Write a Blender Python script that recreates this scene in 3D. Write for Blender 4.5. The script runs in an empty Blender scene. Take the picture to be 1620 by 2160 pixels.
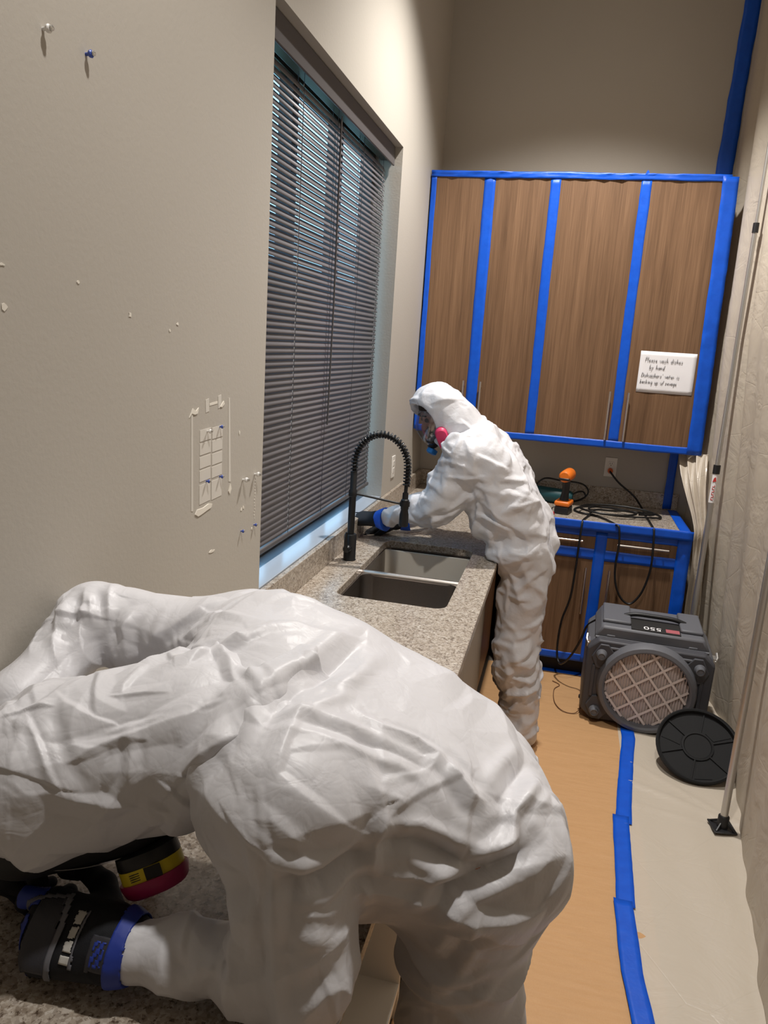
import bpy, bmesh, math, random
import numpy as np
from mathutils import Vector, Matrix
from mathutils.kdtree import KDTree
from mathutils.bvhtree import BVHTree

random.seed(7)
SC = bpy.context.scene
COL = SC.collection
PI = math.pi

# ------------------------------------------------------------------ camera
cam_d = bpy.data.cameras.new('camera')
cam = bpy.data.objects.new('camera', cam_d); COL.objects.link(cam)
cam_d.sensor_fit = 'VERTICAL'; cam_d.sensor_height = 36.0; cam_d.lens = 36.0 * 1598.53 / 2160.0
cam_d.clip_start = 0.05
_r = Vector((0.9701219, 0.23404033, 0.06394241)); _u = Vector((-0.11213119, 0.19879592, 0.97360504)); _f = Vector((-0.21515135, 0.95168551, -0.21909949))
cm = Matrix((( _r.x, _u.x, -_f.x, 0.8664), (_r.y, _u.y, -_f.y, 0.0), (_r.z, _u.z, -_f.z, 1.7919), (0, 0, 0, 1)))
cam.matrix_world = cm
SC.camera = cam

# ------------------------------------------------------------------ light
SC.view_settings.view_transform = 'Standard'; SC.view_settings.look = 'None'
SC.view_settings.gamma = 1.0; SC.view_settings.use_curve_mapping = False
SC.view_settings.exposure = 0.0
world = bpy.data.worlds.new('daylight'); SC.world = world
world.use_nodes = True
_bg = world.node_tree.nodes['Background']
_bg.inputs[0].default_value = (0.36, 0.66, 1.0, 1); _bg.inputs[1].default_value = 3.0
CEIL = 4.03
for (lx, ly, e) in ((0.86, 3.45, 410), (0.86, 1.10, 190)):
    ld = bpy.data.lights.new('downlight_beam', 'SPOT'); ld.energy = e; ld.color = (1.0, 0.965, 0.925)
    ld.spot_size = math.radians(110); ld.spot_blend = 0.65; ld.shadow_soft_size = 0.06
    lo = bpy.data.objects.new('downlight_beam', ld); COL.objects.link(lo); lo.location = (lx, ly, CEIL - 0.03)

# ------------------------------------------------------------------ materials
def srgb(r, g, b):
    return tuple(((c / 255) / 12.92 if c / 255 <= 0.04045 else ((c / 255 + 0.055) / 1.055) ** 2.4) for c in (r, g, b)) + (1.0,)

class NT:
    def __init__(s, name):
        s.m = bpy.data.materials.new(name); s.m.use_nodes = True
        s.t = s.m.node_tree; s.b = s.t.nodes['Principled BSDF']; s.out = s.t.nodes['Material Output']
        s._co = None
    def n(s, kind, **kw):
        x = s.t.nodes.new(kind)
        for k, v in kw.items():
            if isinstance(k, str) and hasattr(x, k): setattr(x, k, v)
        return x
    def l(s, a, b): s.t.links.new(a, b)
    def co(s, scale=(1, 1, 1), rot=(0, 0, 0), kind='Object'):
        c = s.n('ShaderNodeTexCoord'); m = s.n('ShaderNodeMapping')
        m.inputs['Scale'].default_value = scale; m.inputs['Rotation'].default_value = rot
        s.l(c.outputs[kind], m.inputs['Vector']); return m.outputs[0]
    def noise(s, co, scale, detail=3, rough=0.5, dist=0.0):
        x = s.n('ShaderNodeTexNoise'); x.inputs['Scale'].default_value = scale; x.inputs['Detail'].default_value = detail
        x.inputs['Roughness'].default_value = rough; x.inputs['Distortion'].default_value = dist
        s.l(co, x.inputs['Vector']); return x
    def voro(s, co, scale, feature='F1'):
        x = s.n('ShaderNodeTexVoronoi'); x.feature = feature; x.inputs['Scale'].default_value = scale
        s.l(co, x.inputs['Vector']); return x
    def ramp(s, fac, stops, interp='LINEAR'):
        x = s.n('ShaderNodeValToRGB'); x.color_ramp.interpolation = interp
        e = x.color_ramp.elements
        while len(e) < len(stops): e.new(0.5)
        for q, (p, c) in zip(e, stops): q.position = p; q.color = c
        s.l(fac, x.inputs[0]); return x.outputs[0]
    def mix(s, fac, a, b, mode='MIX'):
        x = s.n('ShaderNodeMix'); x.data_type = 'RGBA'; x.blend_type = mode
        for sock, v in ((x.inputs[0], fac), (x.inputs[6], a), (x.inputs[7], b)):
            if hasattr(v, 'links'): s.l(v, sock)
            else: sock.default_value = v
        return x.outputs[2]
    def bump(s, h, strength=0.3, dist=0.002, prev=None):
        x = s.n('ShaderNodeBump'); x.inputs['Strength'].default_value = strength; x.inputs['Distance'].default_value = dist
        s.l(h, x.inputs['Height'])
        if prev is not None: s.l(prev, x.inputs['Normal'])
        return x.outputs[0]
    def set(s, **kw):
        for k, v in kw.items():
            i = s.b.inputs[{'col': 'Base Color', 'rough': 'Roughness', 'metal': 'Metallic', 'normal': 'Normal', 'spec': 'Specular IOR Level', 'trans': 'Transmission Weight', 'ior': 'IOR', 'alpha': 'Alpha', 'emit': 'Emission Color', 'emits': 'Emission Strength', 'coat': 'Coat Weight', 'aniso': 'Anisotropic'}[k]]
            if hasattr(v, 'links'): s.l(v, i)
            else: i.default_value = v
        return s.m

def plain(name, col, rough=0.5, metal=0.0, spec=0.5, nscale=None, nstr=0.15, ndist=0.001):
    t = NT(name)
    t.set(col=col, rough=rough, metal=metal, spec=spec)
    if nscale:
        t.set(normal=t.bump(t.noise(t.co(), nscale, 3).outputs[0], nstr, ndist))
    return t.m

M = {}
def mk_wall():
    t = NT('greige_wall_paint'); co = t.co()
    n = t.noise(co, 1.3, 2)
    t.set(col=t.mix(n.outputs[0], srgb(174, 168, 158), srgb(182, 176, 166)), rough=0.55, spec=0.35)
    t.set(normal=t.bump(t.noise(co, 95, 3, 0.6).outputs[0], 0.35, 0.0015)); return t.m
M['wall'] = mk_wall()
M['ceil'] = plain('white_ceiling_paint', srgb(225, 222, 215), 0.8)
def mk_quartz():
    t = NT('speckled_quartz'); co = t.co()
    v = t.voro(co, 210); v2 = t.voro(co, 90); n = t.noise(co, 120, 4, 0.7)
    c = t.ramp(v.outputs['Color'], [(0.0, srgb(112, 98, 86)), (0.3, srgb(150, 137, 122)), (0.55, srgb(176, 164, 149)), (0.8, srgb(205, 197, 186)), (1, srgb(222, 216, 208))])
    c2 = t.ramp(v2.outputs['Color'], [(0.0, srgb(88, 74, 64)), (0.18, srgb(140, 126, 112)), (0.5, srgb(186, 175, 160)), (1, srgb(214, 207, 197))])
    c3 = t.mix(0.45, c, c2)
    d = t.ramp(n.outputs[0], [(0.0, (0.16, 0.13, 0.11, 1)), (0.36, (0.35, 0.3, 0.27, 1)), (0.44, (1, 1, 1, 1)), (1, (1, 1, 1, 1))])
    t.set(col=t.mix(1.0, t.mix(1.0, c3, d, 'MULTIPLY'), (0.84, 0.82, 0.80, 1), 'MULTIPLY'), rough=0.22, spec=0.5); return t.m
M['quartz'] = mk_quartz()
def mk_wood():
    t = NT('walnut_laminate'); co = t.co((1, 1, 0.02))
    n = t.noise(co, 110, 4, 0.65, 0.6); co2 = t.co((1, 1, 0.035)); n2 = t.noise(co2, 17, 3, 0.6, 0.4); n3 = t.noise(t.co((1, 1, 0.01)), 420, 2, 0.6)
    c = t.ramp(n.outputs[0], [(0.25, srgb(78, 56, 39)), (0.5, srgb(114, 86, 62)), (0.75, srgb(140, 109, 82))])
    c2 = t.ramp(n2.outputs[0], [(0.3, srgb(92, 67, 47)), (0.7, srgb(134, 103, 77))])
    c3 = t.mix(0.5, c, c2)
    g = t.ramp(n3.outputs[0], [(0.3, (0.72, 0.7, 0.68, 1)), (0.6, (1, 1, 1, 1))])
    t.set(col=t.mix(0.8, c3, t.mix(1.0, c3, g, 'MULTIPLY')), rough=0.48, spec=0.35); return t.m
M['wood'] = mk_wood()
def mk_tape():
    t = NT('blue_painters_tape'); co = t.co()
    n = t.noise(co, 22, 3, 0.6); w = t.noise(t.co((1, 1, 14)), 60, 2)
    t.set(col=t.mix(n.outputs[0], srgb(0, 70, 180), srgb(6, 90, 210)), rough=0.42, spec=0.45)
    t.set(normal=t.bump(w.outputs[0], 0.18, 0.001, t.bump(n.outputs[0], 0.3, 0.004))); return t.m
M['tape'] = mk_tape()
def mk_sheet():
    t = NT('milky_poly_sheeting'); co = t.co()
    n = t.noise(co, 5, 4, 0.6, 0.8); v = t.voro(t.co((1, 1, 1), (0.3, 0.2, 0)), 3.2, 'DISTANCE_TO_EDGE')
    d = t.n('ShaderNodeBsdfDiffuse'); d.inputs[0].default_value = srgb(218, 206, 188)
    tr = t.n('ShaderNodeBsdfTranslucent'); tr.inputs[0].default_value = srgb(218, 206, 188)
    g = t.n('ShaderNodeBsdfGlossy'); g.inputs['Roughness'].default_value = 0.38
    vr = t.ramp(v.outputs['Distance'], [(0, (0, 0, 0, 1)), (0.012, (1, 1, 1, 1))])
    nb = t.bump(n.outputs[0], 0.45, 0.02, t.bump(vr, 0.25, 0.002))
    for q in (d, tr, g): t.l(nb, q.inputs['Normal'])
    m1 = t.n('ShaderNodeMixShader'); m1.inputs[0].default_value = 0.3; t.l(d.outputs[0], m1.inputs[1]); t.l(tr.outputs[0], m1.inputs[2])
    m2 = t.n('ShaderNodeMixShader'); m2.inputs[0].default_value = 0.07; t.l(m1.outputs[0], m2.inputs[1]); t.l(g.outputs[0], m2.inputs[2])
    t.l(m2.outputs[0], t.out.inputs[0]); return t.m
M['sheet'] = mk_sheet()
def mk_kraft():
    t = NT('brown_builder_paper'); co = t.co((1, 6, 1))
    n = t.noise(co, 9, 4, 0.6); f = t.noise(t.co((6, 1, 1)), 160, 2)
    c = t.mix(n.outputs[0], srgb(182, 142, 99), srgb(198, 157, 113))
    t.set(col=t.mix(t.ramp(f.outputs[0], [(0.35, (0, 0, 0, 1)), (0.7, (0.25, 0.25, 0.25, 1))]), c, srgb(176, 128, 80)), rough=0.6, spec=0.3)
    t.set(normal=t.bump(t.noise(t.co((1, 4, 1)), 4, 3).outputs[0], 0.35, 0.02)); return t.m
M['kraft'] = mk_kraft()
def mk_tyvek(name='white_coverall_fabric'):
    t = NT(name); co = t.co()
    warp = t.noise(co, 5, 2)
    co2 = t.mix(0.10, co, warp.outputs['Color'], 'ADD')
    v = t.ramp(t.voro(co2, 13, 'DISTANCE_TO_EDGE').outputs[0], [(0, (0, 0, 0, 1)), (0.10, (0.8, 0.8, 0.8, 1)), (0.35, (1, 1, 1, 1))])
    v2 = t.ramp(t.voro(t.mix(0.2, co, warp.outputs['Color'], 'ADD'), 31, 'DISTANCE_TO_EDGE').outputs[0], [(0, (0, 0, 0, 1)), (0.12, (0.8, 0.8, 0.8, 1)), (0.4, (1, 1, 1, 1))])
    n = t.noise(co, 480, 2); nl = t.noise(co, 22, 3, 0.6, 0.6)
    b = t.bump(n.outputs[0], 0.08, 0.0005)
    b = t.bump(nl.outputs[0], 0.22, 0.008, b)
    b = t.bump(v2, 0.09, 0.0018, b)
    b = t.bump(v, 0.10, 0.003, b)
    t.set(col=srgb(209, 208, 211), rough=0.42, spec=0.45, normal=b)
    t.b.inputs['Subsurface Weight'].default_value = 0.0
    return t.m
M['tyvek'] = mk_tyvek()
def mk_steel():
    t = NT('brushed_sink_steel'); co = t.co((40, 1, 40))
    n = t.noise(co, 30, 2)
    t.set(col=srgb(146, 138, 131), metal=1.0, rough=t.ramp(n.outputs[0], [(0.3, (0.26, 0.26, 0.26, 1)), (0.7, (0.40, 0.40, 0.40, 1))]))
    t.set(normal=t.bump(n.outputs[0], 0.06, 0.0005)); return t.m
M['steel'] = mk_steel()
M['black'] = plain('matte_black_metal', srgb(20, 20, 22), 0.38, 0.0, 0.5)
M['nickel'] = plain('satin_nickel', srgb(214, 206, 198), 0.28, 1.0)
M['alum'] = plain('pole_aluminium', srgb(196, 194, 190), 0.35, 0.85)
M['slat'] = plain('charcoal_blind_slat', srgb(112, 109, 113), 0.42, 0.1, 0.5)
M['rail'] = plain('dark_blind_rail', srgb(78, 74, 74), 0.45)
M['dash_w'] = plain('pale_daylight_dash', srgb(225, 225, 222), 0.7)  # pale colour standing in for daylight at the slat holes
M['cord_d'] = plain('grey_ladder_cord', srgb(70, 70, 74), 0.7)
M['frame'] = plain('bronze_window_frame', srgb(70, 66, 62), 0.45, 0.3)
M['rubber'] = plain('black_rubber', srgb(22, 22, 23), 0.55, 0, 0.4)
M['cordblk'] = plain('black_cable_jacket', srgb(14, 14, 15), 0.45)
M['coverblk'] = plain('matte_black_cover_plastic', srgb(15, 15, 16), 0.72, 0, 0.3, 220, 0.3, 0.001)
M['plasticblk'] = plain('black_moulded_plastic', srgb(26, 26, 28), 0.45, 0, 0.5, 300, 0.2, 0.0008)
M['greyplastic'] = plain('grey_moulded_plastic', srgb(98, 99, 104), 0.5, 0, 0.45, 380, 0.2, 0.0006)
M['greydark'] = plain('dark_grey_moulded_plastic', srgb(70, 70, 75), 0.52, 0, 0.4, 380, 0.2, 0.0006)
M['filter'] = plain('pleated_filter_media', srgb(206, 194, 188), 0.85)
M['filtergrid'] = plain('cardboard_filter_grid', srgb(222, 208, 200), 0.8)
M['white_plastic'] = plain('white_device_plastic', srgb(226, 222, 214), 0.4)
M['darkslot'] = plain('dark_slot', srgb(30, 28, 26), 0.7)
M['orange'] = plain('orange_tool_plastic', srgb(226, 116, 30), 0.42)
M['plug_orange'] = plain('orange_plug', srgb(236, 110, 50), 0.4)  # even orange plastic of the cord plug
M['teal'] = plain('dark_teal_plastic', srgb(14, 66, 72), 0.5)
M['red'] = plain('red_plastic', srgb(186, 30, 44), 0.35)
M['paper'] = plain('white_note_paper', srgb(232, 230, 232), 0.8, 0, 0.2, 40, 0.2, 0.002)
M['ink'] = plain('black_ink', srgb(44, 44, 50), 0.8)
M['white_ink'] = plain('white_print', srgb(238, 236, 236), 0.6)
M['red_ink'] = plain('red_print', srgb(196, 52, 46), 0.6)
M['pink_ink'] = plain('faded_red_print', srgb(170, 92, 98), 0.6)
M['melamine'] = plain('white_melamine', srgb(208, 200, 186), 0.5)
M['greypanel'] = plain('light_grey_panel', srgb(168, 160, 148), 0.5)
M['darkpanel'] = plain('dark_brown_panel', srgb(40, 32, 27), 0.5)
M['toe'] = plain('black_toe_kick', srgb(18, 17, 18), 0.6)
M['gypsum'] = plain('torn_drywall_paper', srgb(222, 216, 204), 0.9)
M['residue'] = plain('pale_adhesive_residue', srgb(206, 201, 192), 0.6)
M['anchor_blue'] = plain('blue_plastic_anchor', srgb(60, 84, 170), 0.4)
M['screw'] = plain('zinc_screw', srgb(205, 204, 200), 0.3, 0.9)
M['clearplastic'] = plain('clear_plastic_anchor', srgb(226, 224, 220), 0.25)
M['floor'] = plain('vinyl_floor', srgb(120, 112, 102), 0.5)
M['sill'] = plain('glossy_window_sill', srgb(160, 168, 178), 0.22, 0, 0.6)
M['magenta'] = plain('magenta_filter_plastic', srgb(160, 26, 82), 0.45)
M['pinkfilter'] = plain('pink_filter_plastic', srgb(206, 52, 96), 0.45)
M['yellow'] = plain('yellow_label', srgb(222, 200, 30), 0.5)
M['paleblue'] = plain('pale_blue_silicone', srgb(128, 158, 205), 0.35)
M['skin'] = plain('skin', srgb(196, 142, 118), 0.5)
M['hair'] = plain('dark_hair', srgb(38, 28, 24), 0.6)
M['glove_black'] = plain('black_glove_fabric', srgb(26, 27, 31), 0.75, 0, 0.3, 700, 0.4, 0.0008)
M['glove_pad'] = plain('charcoal_knuckle_pad', srgb(52, 52, 58), 0.5, 0, 0.4, 240, 0.3, 0.001)
M['glove_blue'] = plain('blue_glove_panel', srgb(36, 58, 150), 0.55)
M['glove_grey'] = plain('grey_glove_piping', srgb(104, 104, 110), 0.6)
M['reflect'] = plain('reflective_patch', srgb(196, 194, 188), 0.4)
M['seam'] = plain('white_seam_thread', srgb(228, 227, 226), 0.6)
def mk_clear(name, tint, rough, mixf):
    t = NT(name)
    a = t.n('ShaderNodeBsdfTransparent'); a.inputs[0].default_value = tint
    g = t.n('ShaderNodeBsdfGlossy'); g.inputs['Roughness'].default_value = rough
    m = t.n('ShaderNodeMixShader'); m.inputs[0].default_value = mixf
    t.l(a.outputs[0], m.inputs[1]); t.l(g.outputs[0], m.inputs[2]); t.l(m.outputs[0], t.out.inputs[0]); return t.m
M['glass'] = mk_clear('window_glass', (0.90, 0.95, 0.95, 1), 0.02, 0.07)
M['visor'] = mk_clear('clear_visor', (0.78, 0.78, 0.82, 1), 0.16, 0.22)
M['lamp'] = plain('lamp_lens', (1, 0.95, 0.88, 1), 0.5); _b = M['lamp'].node_tree.nodes['Principled BSDF']; _b.inputs['Emission Color'].default_value = (1, 0.95, 0.88, 1); _b.inputs['Emission Strength'].default_value = 4

# ------------------------------------------------------------------ mesh helpers
class MB:
    def __init__(s): s.v = []; s.f = []
    def add(s, vs, fs):
        o = len(s.v); s.v += [tuple(q) for q in vs]; s.f += [tuple(i + o for i in q) for q in fs]; return s
    def box(s, x0, x1, y0, y1, z0, z1):
        return s.add([(x0, y0, z0), (x1, y0, z0), (x1, y1, z0), (x0, y1, z0), (x0, y0, z1), (x1, y0, z1), (x1, y1, z1), (x0, y1, z1)],
                     [(0, 3, 2, 1), (4, 5, 6, 7), (0, 1, 5, 4), (1, 2, 6, 5), (2, 3, 7, 6), (3, 0, 4, 7)])
    def tube(s, pts, r, n=10, cap=True, radii=None):
        P = [Vector(p) for p in pts]; vs = []; fs = []
        t0 = (P[1] - P[0]).normalized(); ref = Vector((0, 0, 1)) if abs(t0.z) < 0.9 else Vector((1, 0, 0))
        a = t0.cross(ref).normalized()
        for i, p in enumerate(P):
            t = ((P[min(i + 1, len(P) - 1)] - P[max(i - 1, 0)])).normalized()
            a = (a - t * a.dot(t)).normalized(); b = t.cross(a); rr = radii[i] if radii else r
            for k in range(n):
                w = 2 * PI * k / n; vs.append(p + (a * math.cos(w) + b * math.sin(w)) * rr)
        for i in range(len(P) - 1):
            for k in range(n):
                k2 = (k + 1) % n; fs.append((i * n + k, i * n + k2, (i + 1) * n + k2, (i + 1) * n + k))
        if cap:
            fs.append(tuple(range(n))[::-1]); fs.append(tuple((len(P) - 1) * n + k for k in range(n)))
        return s.add(vs, fs)
    def lathe(s, prof, origin=(0, 0, 0), axis=(0, 0, 1), n=24):
        ax = Vector(axis).normalized(); ref = Vector((1, 0, 0)) if abs(ax.x) < 0.9 else Vector((0, 1, 0))
        a = ax.cross(ref).normalized(); b = ax.cross(a); O = Vector(origin); vs = []; fs = []
        for (r, z) in prof:
            for k in range(n):
                w = 2 * PI * k / n; vs.append(O + ax * z + (a * math.cos(w) + b * math.sin(w)) * max(r, 1e-4))
        for i in range(len(prof) - 1):
            for k in range(n):
                k2 = (k + 1) % n; fs.append((i * n + k, i * n + k2, (i + 1) * n + k2, (i + 1) * n + k))
        fs.append(tuple(range(n))[::-1]); fs.append(tuple((len(prof) - 1) * n + k for k in range(n)))
        return s.add(vs, fs)
    def prism(s, poly, fn0, fn1):
        n = len(poly); vs = [fn0(*p) for p in poly] + [fn1(*p) for p in poly]
        fs = [tuple(range(n))[::-1], tuple(range(n, 2 * n))] + [(i, (i + 1) % n, n + (i + 1) % n, n + i) for i in range(n)]
        return s.add(vs, fs)
    def grid(s, fn, nu, nv):
        vs = [fn(i / nu, j / nv) for i in range(nu + 1) for j in range(nv + 1)]
        fs = [(i * (nv + 1) + j, (i + 1) * (nv + 1) + j, (i + 1) * (nv + 1) + j + 1, i * (nv + 1) + j + 1) for i in range(nu) for j in range(nv)]
        return s.add(vs, fs)
    def build(s, name, mat, parent=None, bevel=0, smooth=False, seg=2, solid=0, fixn=False, loc=None):
        me = bpy.data.meshes.new(name); me.from_pydata(s.v, [], s.f); me.update()
        if fixn:
            bm = bmesh.new(); bm.from_mesh(me); bmesh.ops.recalc_face_normals(bm, faces=bm.faces); bm.to_mesh(me); bm.free()
        if isinstance(mat, str): mat = M[mat]
        me.materials.append(mat)
        o = bpy.data.objects.new(name, me); COL.objects.link(o)
        if parent is not None: o.parent = parent
        if loc: o.location = loc
        if solid:
            md = o.modifiers.new('thickness', 'SOLIDIFY'); md.thickness = solid; md.offset = 0
        if bevel:
            md = o.modifiers.new('bevel', 'BEVEL'); md.width = bevel; md.segments = seg; md.limit_method = 'ANGLE'; md.angle_limit = math.radians(35)
            me.polygons.foreach_set('use_smooth', [True] * len(me.polygons))
            try: me.set_sharp_from_angle(angle=math.radians(40))
            except Exception: pass
        elif smooth:
            me.polygons.foreach_set('use_smooth', [True] * len(me.polygons))
            if smooth != 'all':
                try: me.set_sharp_from_angle(angle=math.radians(smooth if smooth is not True else 45))
                except Exception: pass
        return o

def tag(o, label, cat, group=None):
    o['label'] = label; o['category'] = cat
    if group: o['group'] = group
    return o
def struct(o, label=None):
    o['kind'] = 'structure'
    if label: o['label'] = label
    return o
def thing(name, label, cat, loc=(0, 0, 0), group=None):
    """An Empty at the base of the thing; parts are given in the thing's own frame."""
    o = bpy.data.objects.new(name, None); COL.objects.link(o); o.location = loc
    o.empty_display_size = 0.05
    return tag(o, label, cat, group)
def catmull(P, n=8):
    P = [Vector(p) for p in P]; out = []
    for i in range(len(P) - 1):
        p0 = P[max(i - 1, 0)]; p1 = P[i]; p2 = P[i + 1]; p3 = P[min(i + 2, len(P) - 1)]
        for k in range(n):
            t = k / n
            out.append(0.5 * ((2 * p1) + (p2 - p0) * t + (2 * p0 - 5 * p1 + 4 * p2 - p3) * t * t + (3 * p1 - p0 - 3 * p2 + p3) * t ** 3))
    out.append(P[-1]); return out

D = 4.79          # back wall
WX = 2.35         # right wall (behind the sheeting)
YF = -2.2         # wall behind the camera
WY0, WY1, WZ0, WZ1 = 2.124, 3.735, 1.0, 2.683   # window opening

# ------------------------------------------------------------------ setting
struct(MB().box(-0.2, WX + 0.1, YF - 0.1, D + 0.1, -0.1, 0.0).build('floor', 'floor'), 'floor under the protective coverings')
w = MB()
w.box(-0.2, 0, YF, WY0, 0, CEIL); w.box(-0.2, 0, WY1, D, 0, CEIL); w.box(-0.2, 0, WY0, WY1, 0, WZ0); w.box(-0.2, 0, WY0, WY1, WZ1, CEIL)
wall_left = struct(w.build('wall_left', 'wall'), 'greige wall with deep window recess and torn patches')
struct(MB().box(-0.2, WX + 0.1, D, D + 0.1, 0, CEIL).build('wall_back', 'wall'), 'greige wall behind the cabinets')
struct(MB().box(WX, WX + 0.1, YF, D, 0, CEIL).build('wall_right', 'wall'), 'greige wall behind the sheeting')
struct(MB().box(-0.2, WX + 0.1, YF - 0.1, YF, 0, CEIL).build('wall_front', 'wall'), 'greige wall behind the camera')
struct(MB().box(-0.2, WX + 0.1, YF - 0.1, D + 0.1, CEIL, CEIL + 0.1).build('ceiling', 'ceil'), 'white ceiling with recessed downlights')
for (lx, ly, nm) in ((0.86, 3.45, 'above the sink end'), (0.86, 1.10, 'above the bending worker')):
    t = thing('downlight', 'round recessed ceiling downlight ' + nm, 'light', (lx, ly, CEIL), 'recessed downlights')
    MB().lathe([(0.11, 0.0), (0.11, -0.008), (0.085, -0.012), (0.08, 0.0)], (0, 0, 0), (0, 0, 1), 28).build('trim_ring', 'white_plastic', t, smooth=True)
    MB().lathe([(0.078, -0.001), (0.078, -0.004)], (0, 0, 0), (0, 0, 1), 24).build('lens', 'lamp', t)

# window: frame, mullions, panes, sill
win = struct(thing('window_1', 'tall window behind the closed blind', 'window', (-0.16, WY0, WZ0)))
del win['category']
wf = MB(); H = WZ1 - WZ0; W_ = WY1 - WY0
wf.box(-0.03, 0.03, 0, 0.05, 0, H); wf.box(-0.03, 0.03, W_ - 0.05, W_, 0, H); wf.box(-0.03, 0.03, 0.05, W_ - 0.05, 0, 0.05); wf.box(-0.03, 0.03, 0.05, W_ - 0.05, H - 0.05, H)
for k in (1, 2): wf.box(-0.025, 0.025, W_ * k / 3 - 0.03, W_ * k / 3 + 0.03, 0.05, H - 0.05)
wf.build('window_frame', 'frame', win)
for k in range(3):
    y0 = W_ * k / 3 + (0.05 if k == 0 else 0.03); y1 = W_ * (k + 1) / 3 - (0.05 if k == 2 else 0.03)
    MB().box(-0.003, 0.003, y0, y1, 0.05, H - 0.05).build('pane', 'glass', win)
struct(MB().box(-0.13, -0.001, WY0 + 0.001, WY1 - 0.001, WZ0, WZ0 + 0.012).build('window_sill', 'sill', bevel=0.002), 'glossy pale sill catching blue daylight')
# outside ground and hedge seen in slivers between the slats
tag(MB().box(-14, -0.6, -8, 16, -0.6, -0.3).build('lawn', plain('lawn', srgb(96, 120, 66), 0.9)), 'green ground outside the window', 'ground')

# venetian blind
BX = -0.075
bl = thing('venetian_blind', 'dark grey horizontal slat blind nearly closed in the window', 'blind', (BX, WY0, WZ0))
MB().box(-0.028, 0.030, 0.006, W_ - 0.012, H - 0.062, H - 0.004).build('head_rail', 'rail', bl, bevel=0.004)
MB().box(0.031, 0.040, 0.004, W_ - 0.008, H - 0.085, H - 0.002).build('valance', 'rail', bl, bevel=0.003)
pitch = 0.0213; zt = H - 0.105; zb = 0.085; ns = int((zt - zb) / pitch)
sm = MB(); prof = []
for k in range(5):
    u = (k / 4 - 0.5) * 0.0255; prof.append((u, 0.0016 * (1 - (2 * k / 4 - 1) ** 2)))
ang = math.radians(67)
def slat_pt(u, hgt):   # room edge low, outer edge high
    return (u * math.cos(ang) + hgt * math.sin(ang), -u * math.sin(ang) + hgt * math.cos(ang))
L = W_ - 0.045
vs = []; fs = []
for y in (0.012, 0.012 + L):
    for (u, hh) in prof:
        x, z = slat_pt(u, hh); vs.append((x, y, z))
for k in range(4): fs.append((k, k + 1, 5 + k + 1, 5 + k))
sm.add(vs, fs)
s0 = sm.build('slat', 'slat', bl, smooth='all')
md = s0.modifiers.new('gauge', 'SOLIDIFY'); md.thickness = 0.0006
for i in range(ns):
    o = s0 if i == 0 else s0.copy()
    if i: COL.objects.link(o)
    o.location = (random.uniform(-0.0006, 0.0006), 0, zb + 0.02 + i * pitch)
    o.rotation_euler = (random.uniform(-0.0009, 0.0009), random.uniform(-0.035, 0.035), 0)
MB().box(-0.014, 0.014, 0.012, 0.012 + L, zb - 0.014, zb + 0.004).build('bottom_rail', 'rail', bl, bevel=0.004)
for k, yy in enumerate((0.055, 0.42, 0.80, 1.17, L - 0.055)):
    m_ = MB()
    for sx in (0.0105, -0.0105): m_.tube([(sx, yy, zb - 0.02), (sx, yy, H - 0.06)], 0.0011, 6)
    m_.build('ladder_cord', 'cord_d', bl)
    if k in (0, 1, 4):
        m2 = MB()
        for i in range(ns):     # one pale box per slat imitates daylight through its route hole
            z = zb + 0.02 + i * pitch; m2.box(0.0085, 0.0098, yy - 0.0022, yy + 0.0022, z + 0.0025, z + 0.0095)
        m2.build('daylight_dash', 'dash_w', bl)
MB().tube([(0.022, 0.80, H - 0.09), (0.024, 0.805, H - 0.75), (0.022, 0.80, 0.45)], 0.0035, 8).build('tilt_wand', 'rail', bl)

# ------------------------------------------------------------------ wall damage on the left wall
def wall_patch(name, mat, poly, th=0.0012):
    m = MB(); m.prism(poly, lambda y, z: (0.0, y, z), lambda y, z: (th, y, z)); o = m.build(name, mat, wall_left, fixn=True); return o
def blob(y, z, ry, rz, n=9, j=0.35, seed=0):
    rr = random.Random(seed); return [(y + ry * math.cos(2 * PI * k / n) * (1 + rr.uniform(-j, j)), z + rz * math.sin(2 * PI * k / n) * (1 + rr.uniform(-j, j))) for k in range(n)]
for k, (y, z, ry, rz) in enumerate([(1.051, 1.807, .006, .006), (1.407, 1.811, .005, .005), (1.788, 1.22, .014, .004), (1.976, 1.297, .006, .005), (1.990, 1.299, .004, .005), (1.60, 1.80, .004, .003), (1.565, 1.785, .003, .003), (1.95, 1.52, .005, .006), (2.055, 1.222, .004, .004), (1.24, 1.86, .004, .003), (1.05, 1.87, .006, .002)]):
    wall_patch('paint_chip', 'gypsum', blob(y, z, ry, rz, 8, 0.4, k))
wall_patch('torn_paper', 'gypsum', [(1.692, 1.340), (1.702, 1.350), (1.735, 1.349), (1.765, 1.354), (1.786, 1.350), (1.780, 1.341), (1.755, 1.338), (1.73, 1.334), (1.708, 1.332)], 0.002)
wall_patch('torn_paper', 'gypsum', [(1.658, 1.585), (1.675, 1.606), (1.69, 1.598), (1.705, 1.606), (1.70, 1.592), (1.685, 1.590), (1.67, 1.594)], 0.002)
wall_patch('torn_paper', 'gypsum', [(1.885, 1.366), (1.897, 1.385), (1.903, 1.37), (1.893, 1.356)], 0.002)
wall_patch('torn_paper', 'gypsum', [(1.825, 1.600), (1.845, 1.614), (1.85, 1.606), (1.835, 1.598)], 0.002)
wall_patch('residue_outline', 'residue', [(1.672, 1.352), (1.682, 1.350), (1.676, 1.60), (1.668, 1.60)], 0.0008)
wall_patch('residue_outline', 'residue', [(1.886, 1.392), (1.900, 1.39), (1.884, 1.62), (1.876, 1.62)], 0.0008)
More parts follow.
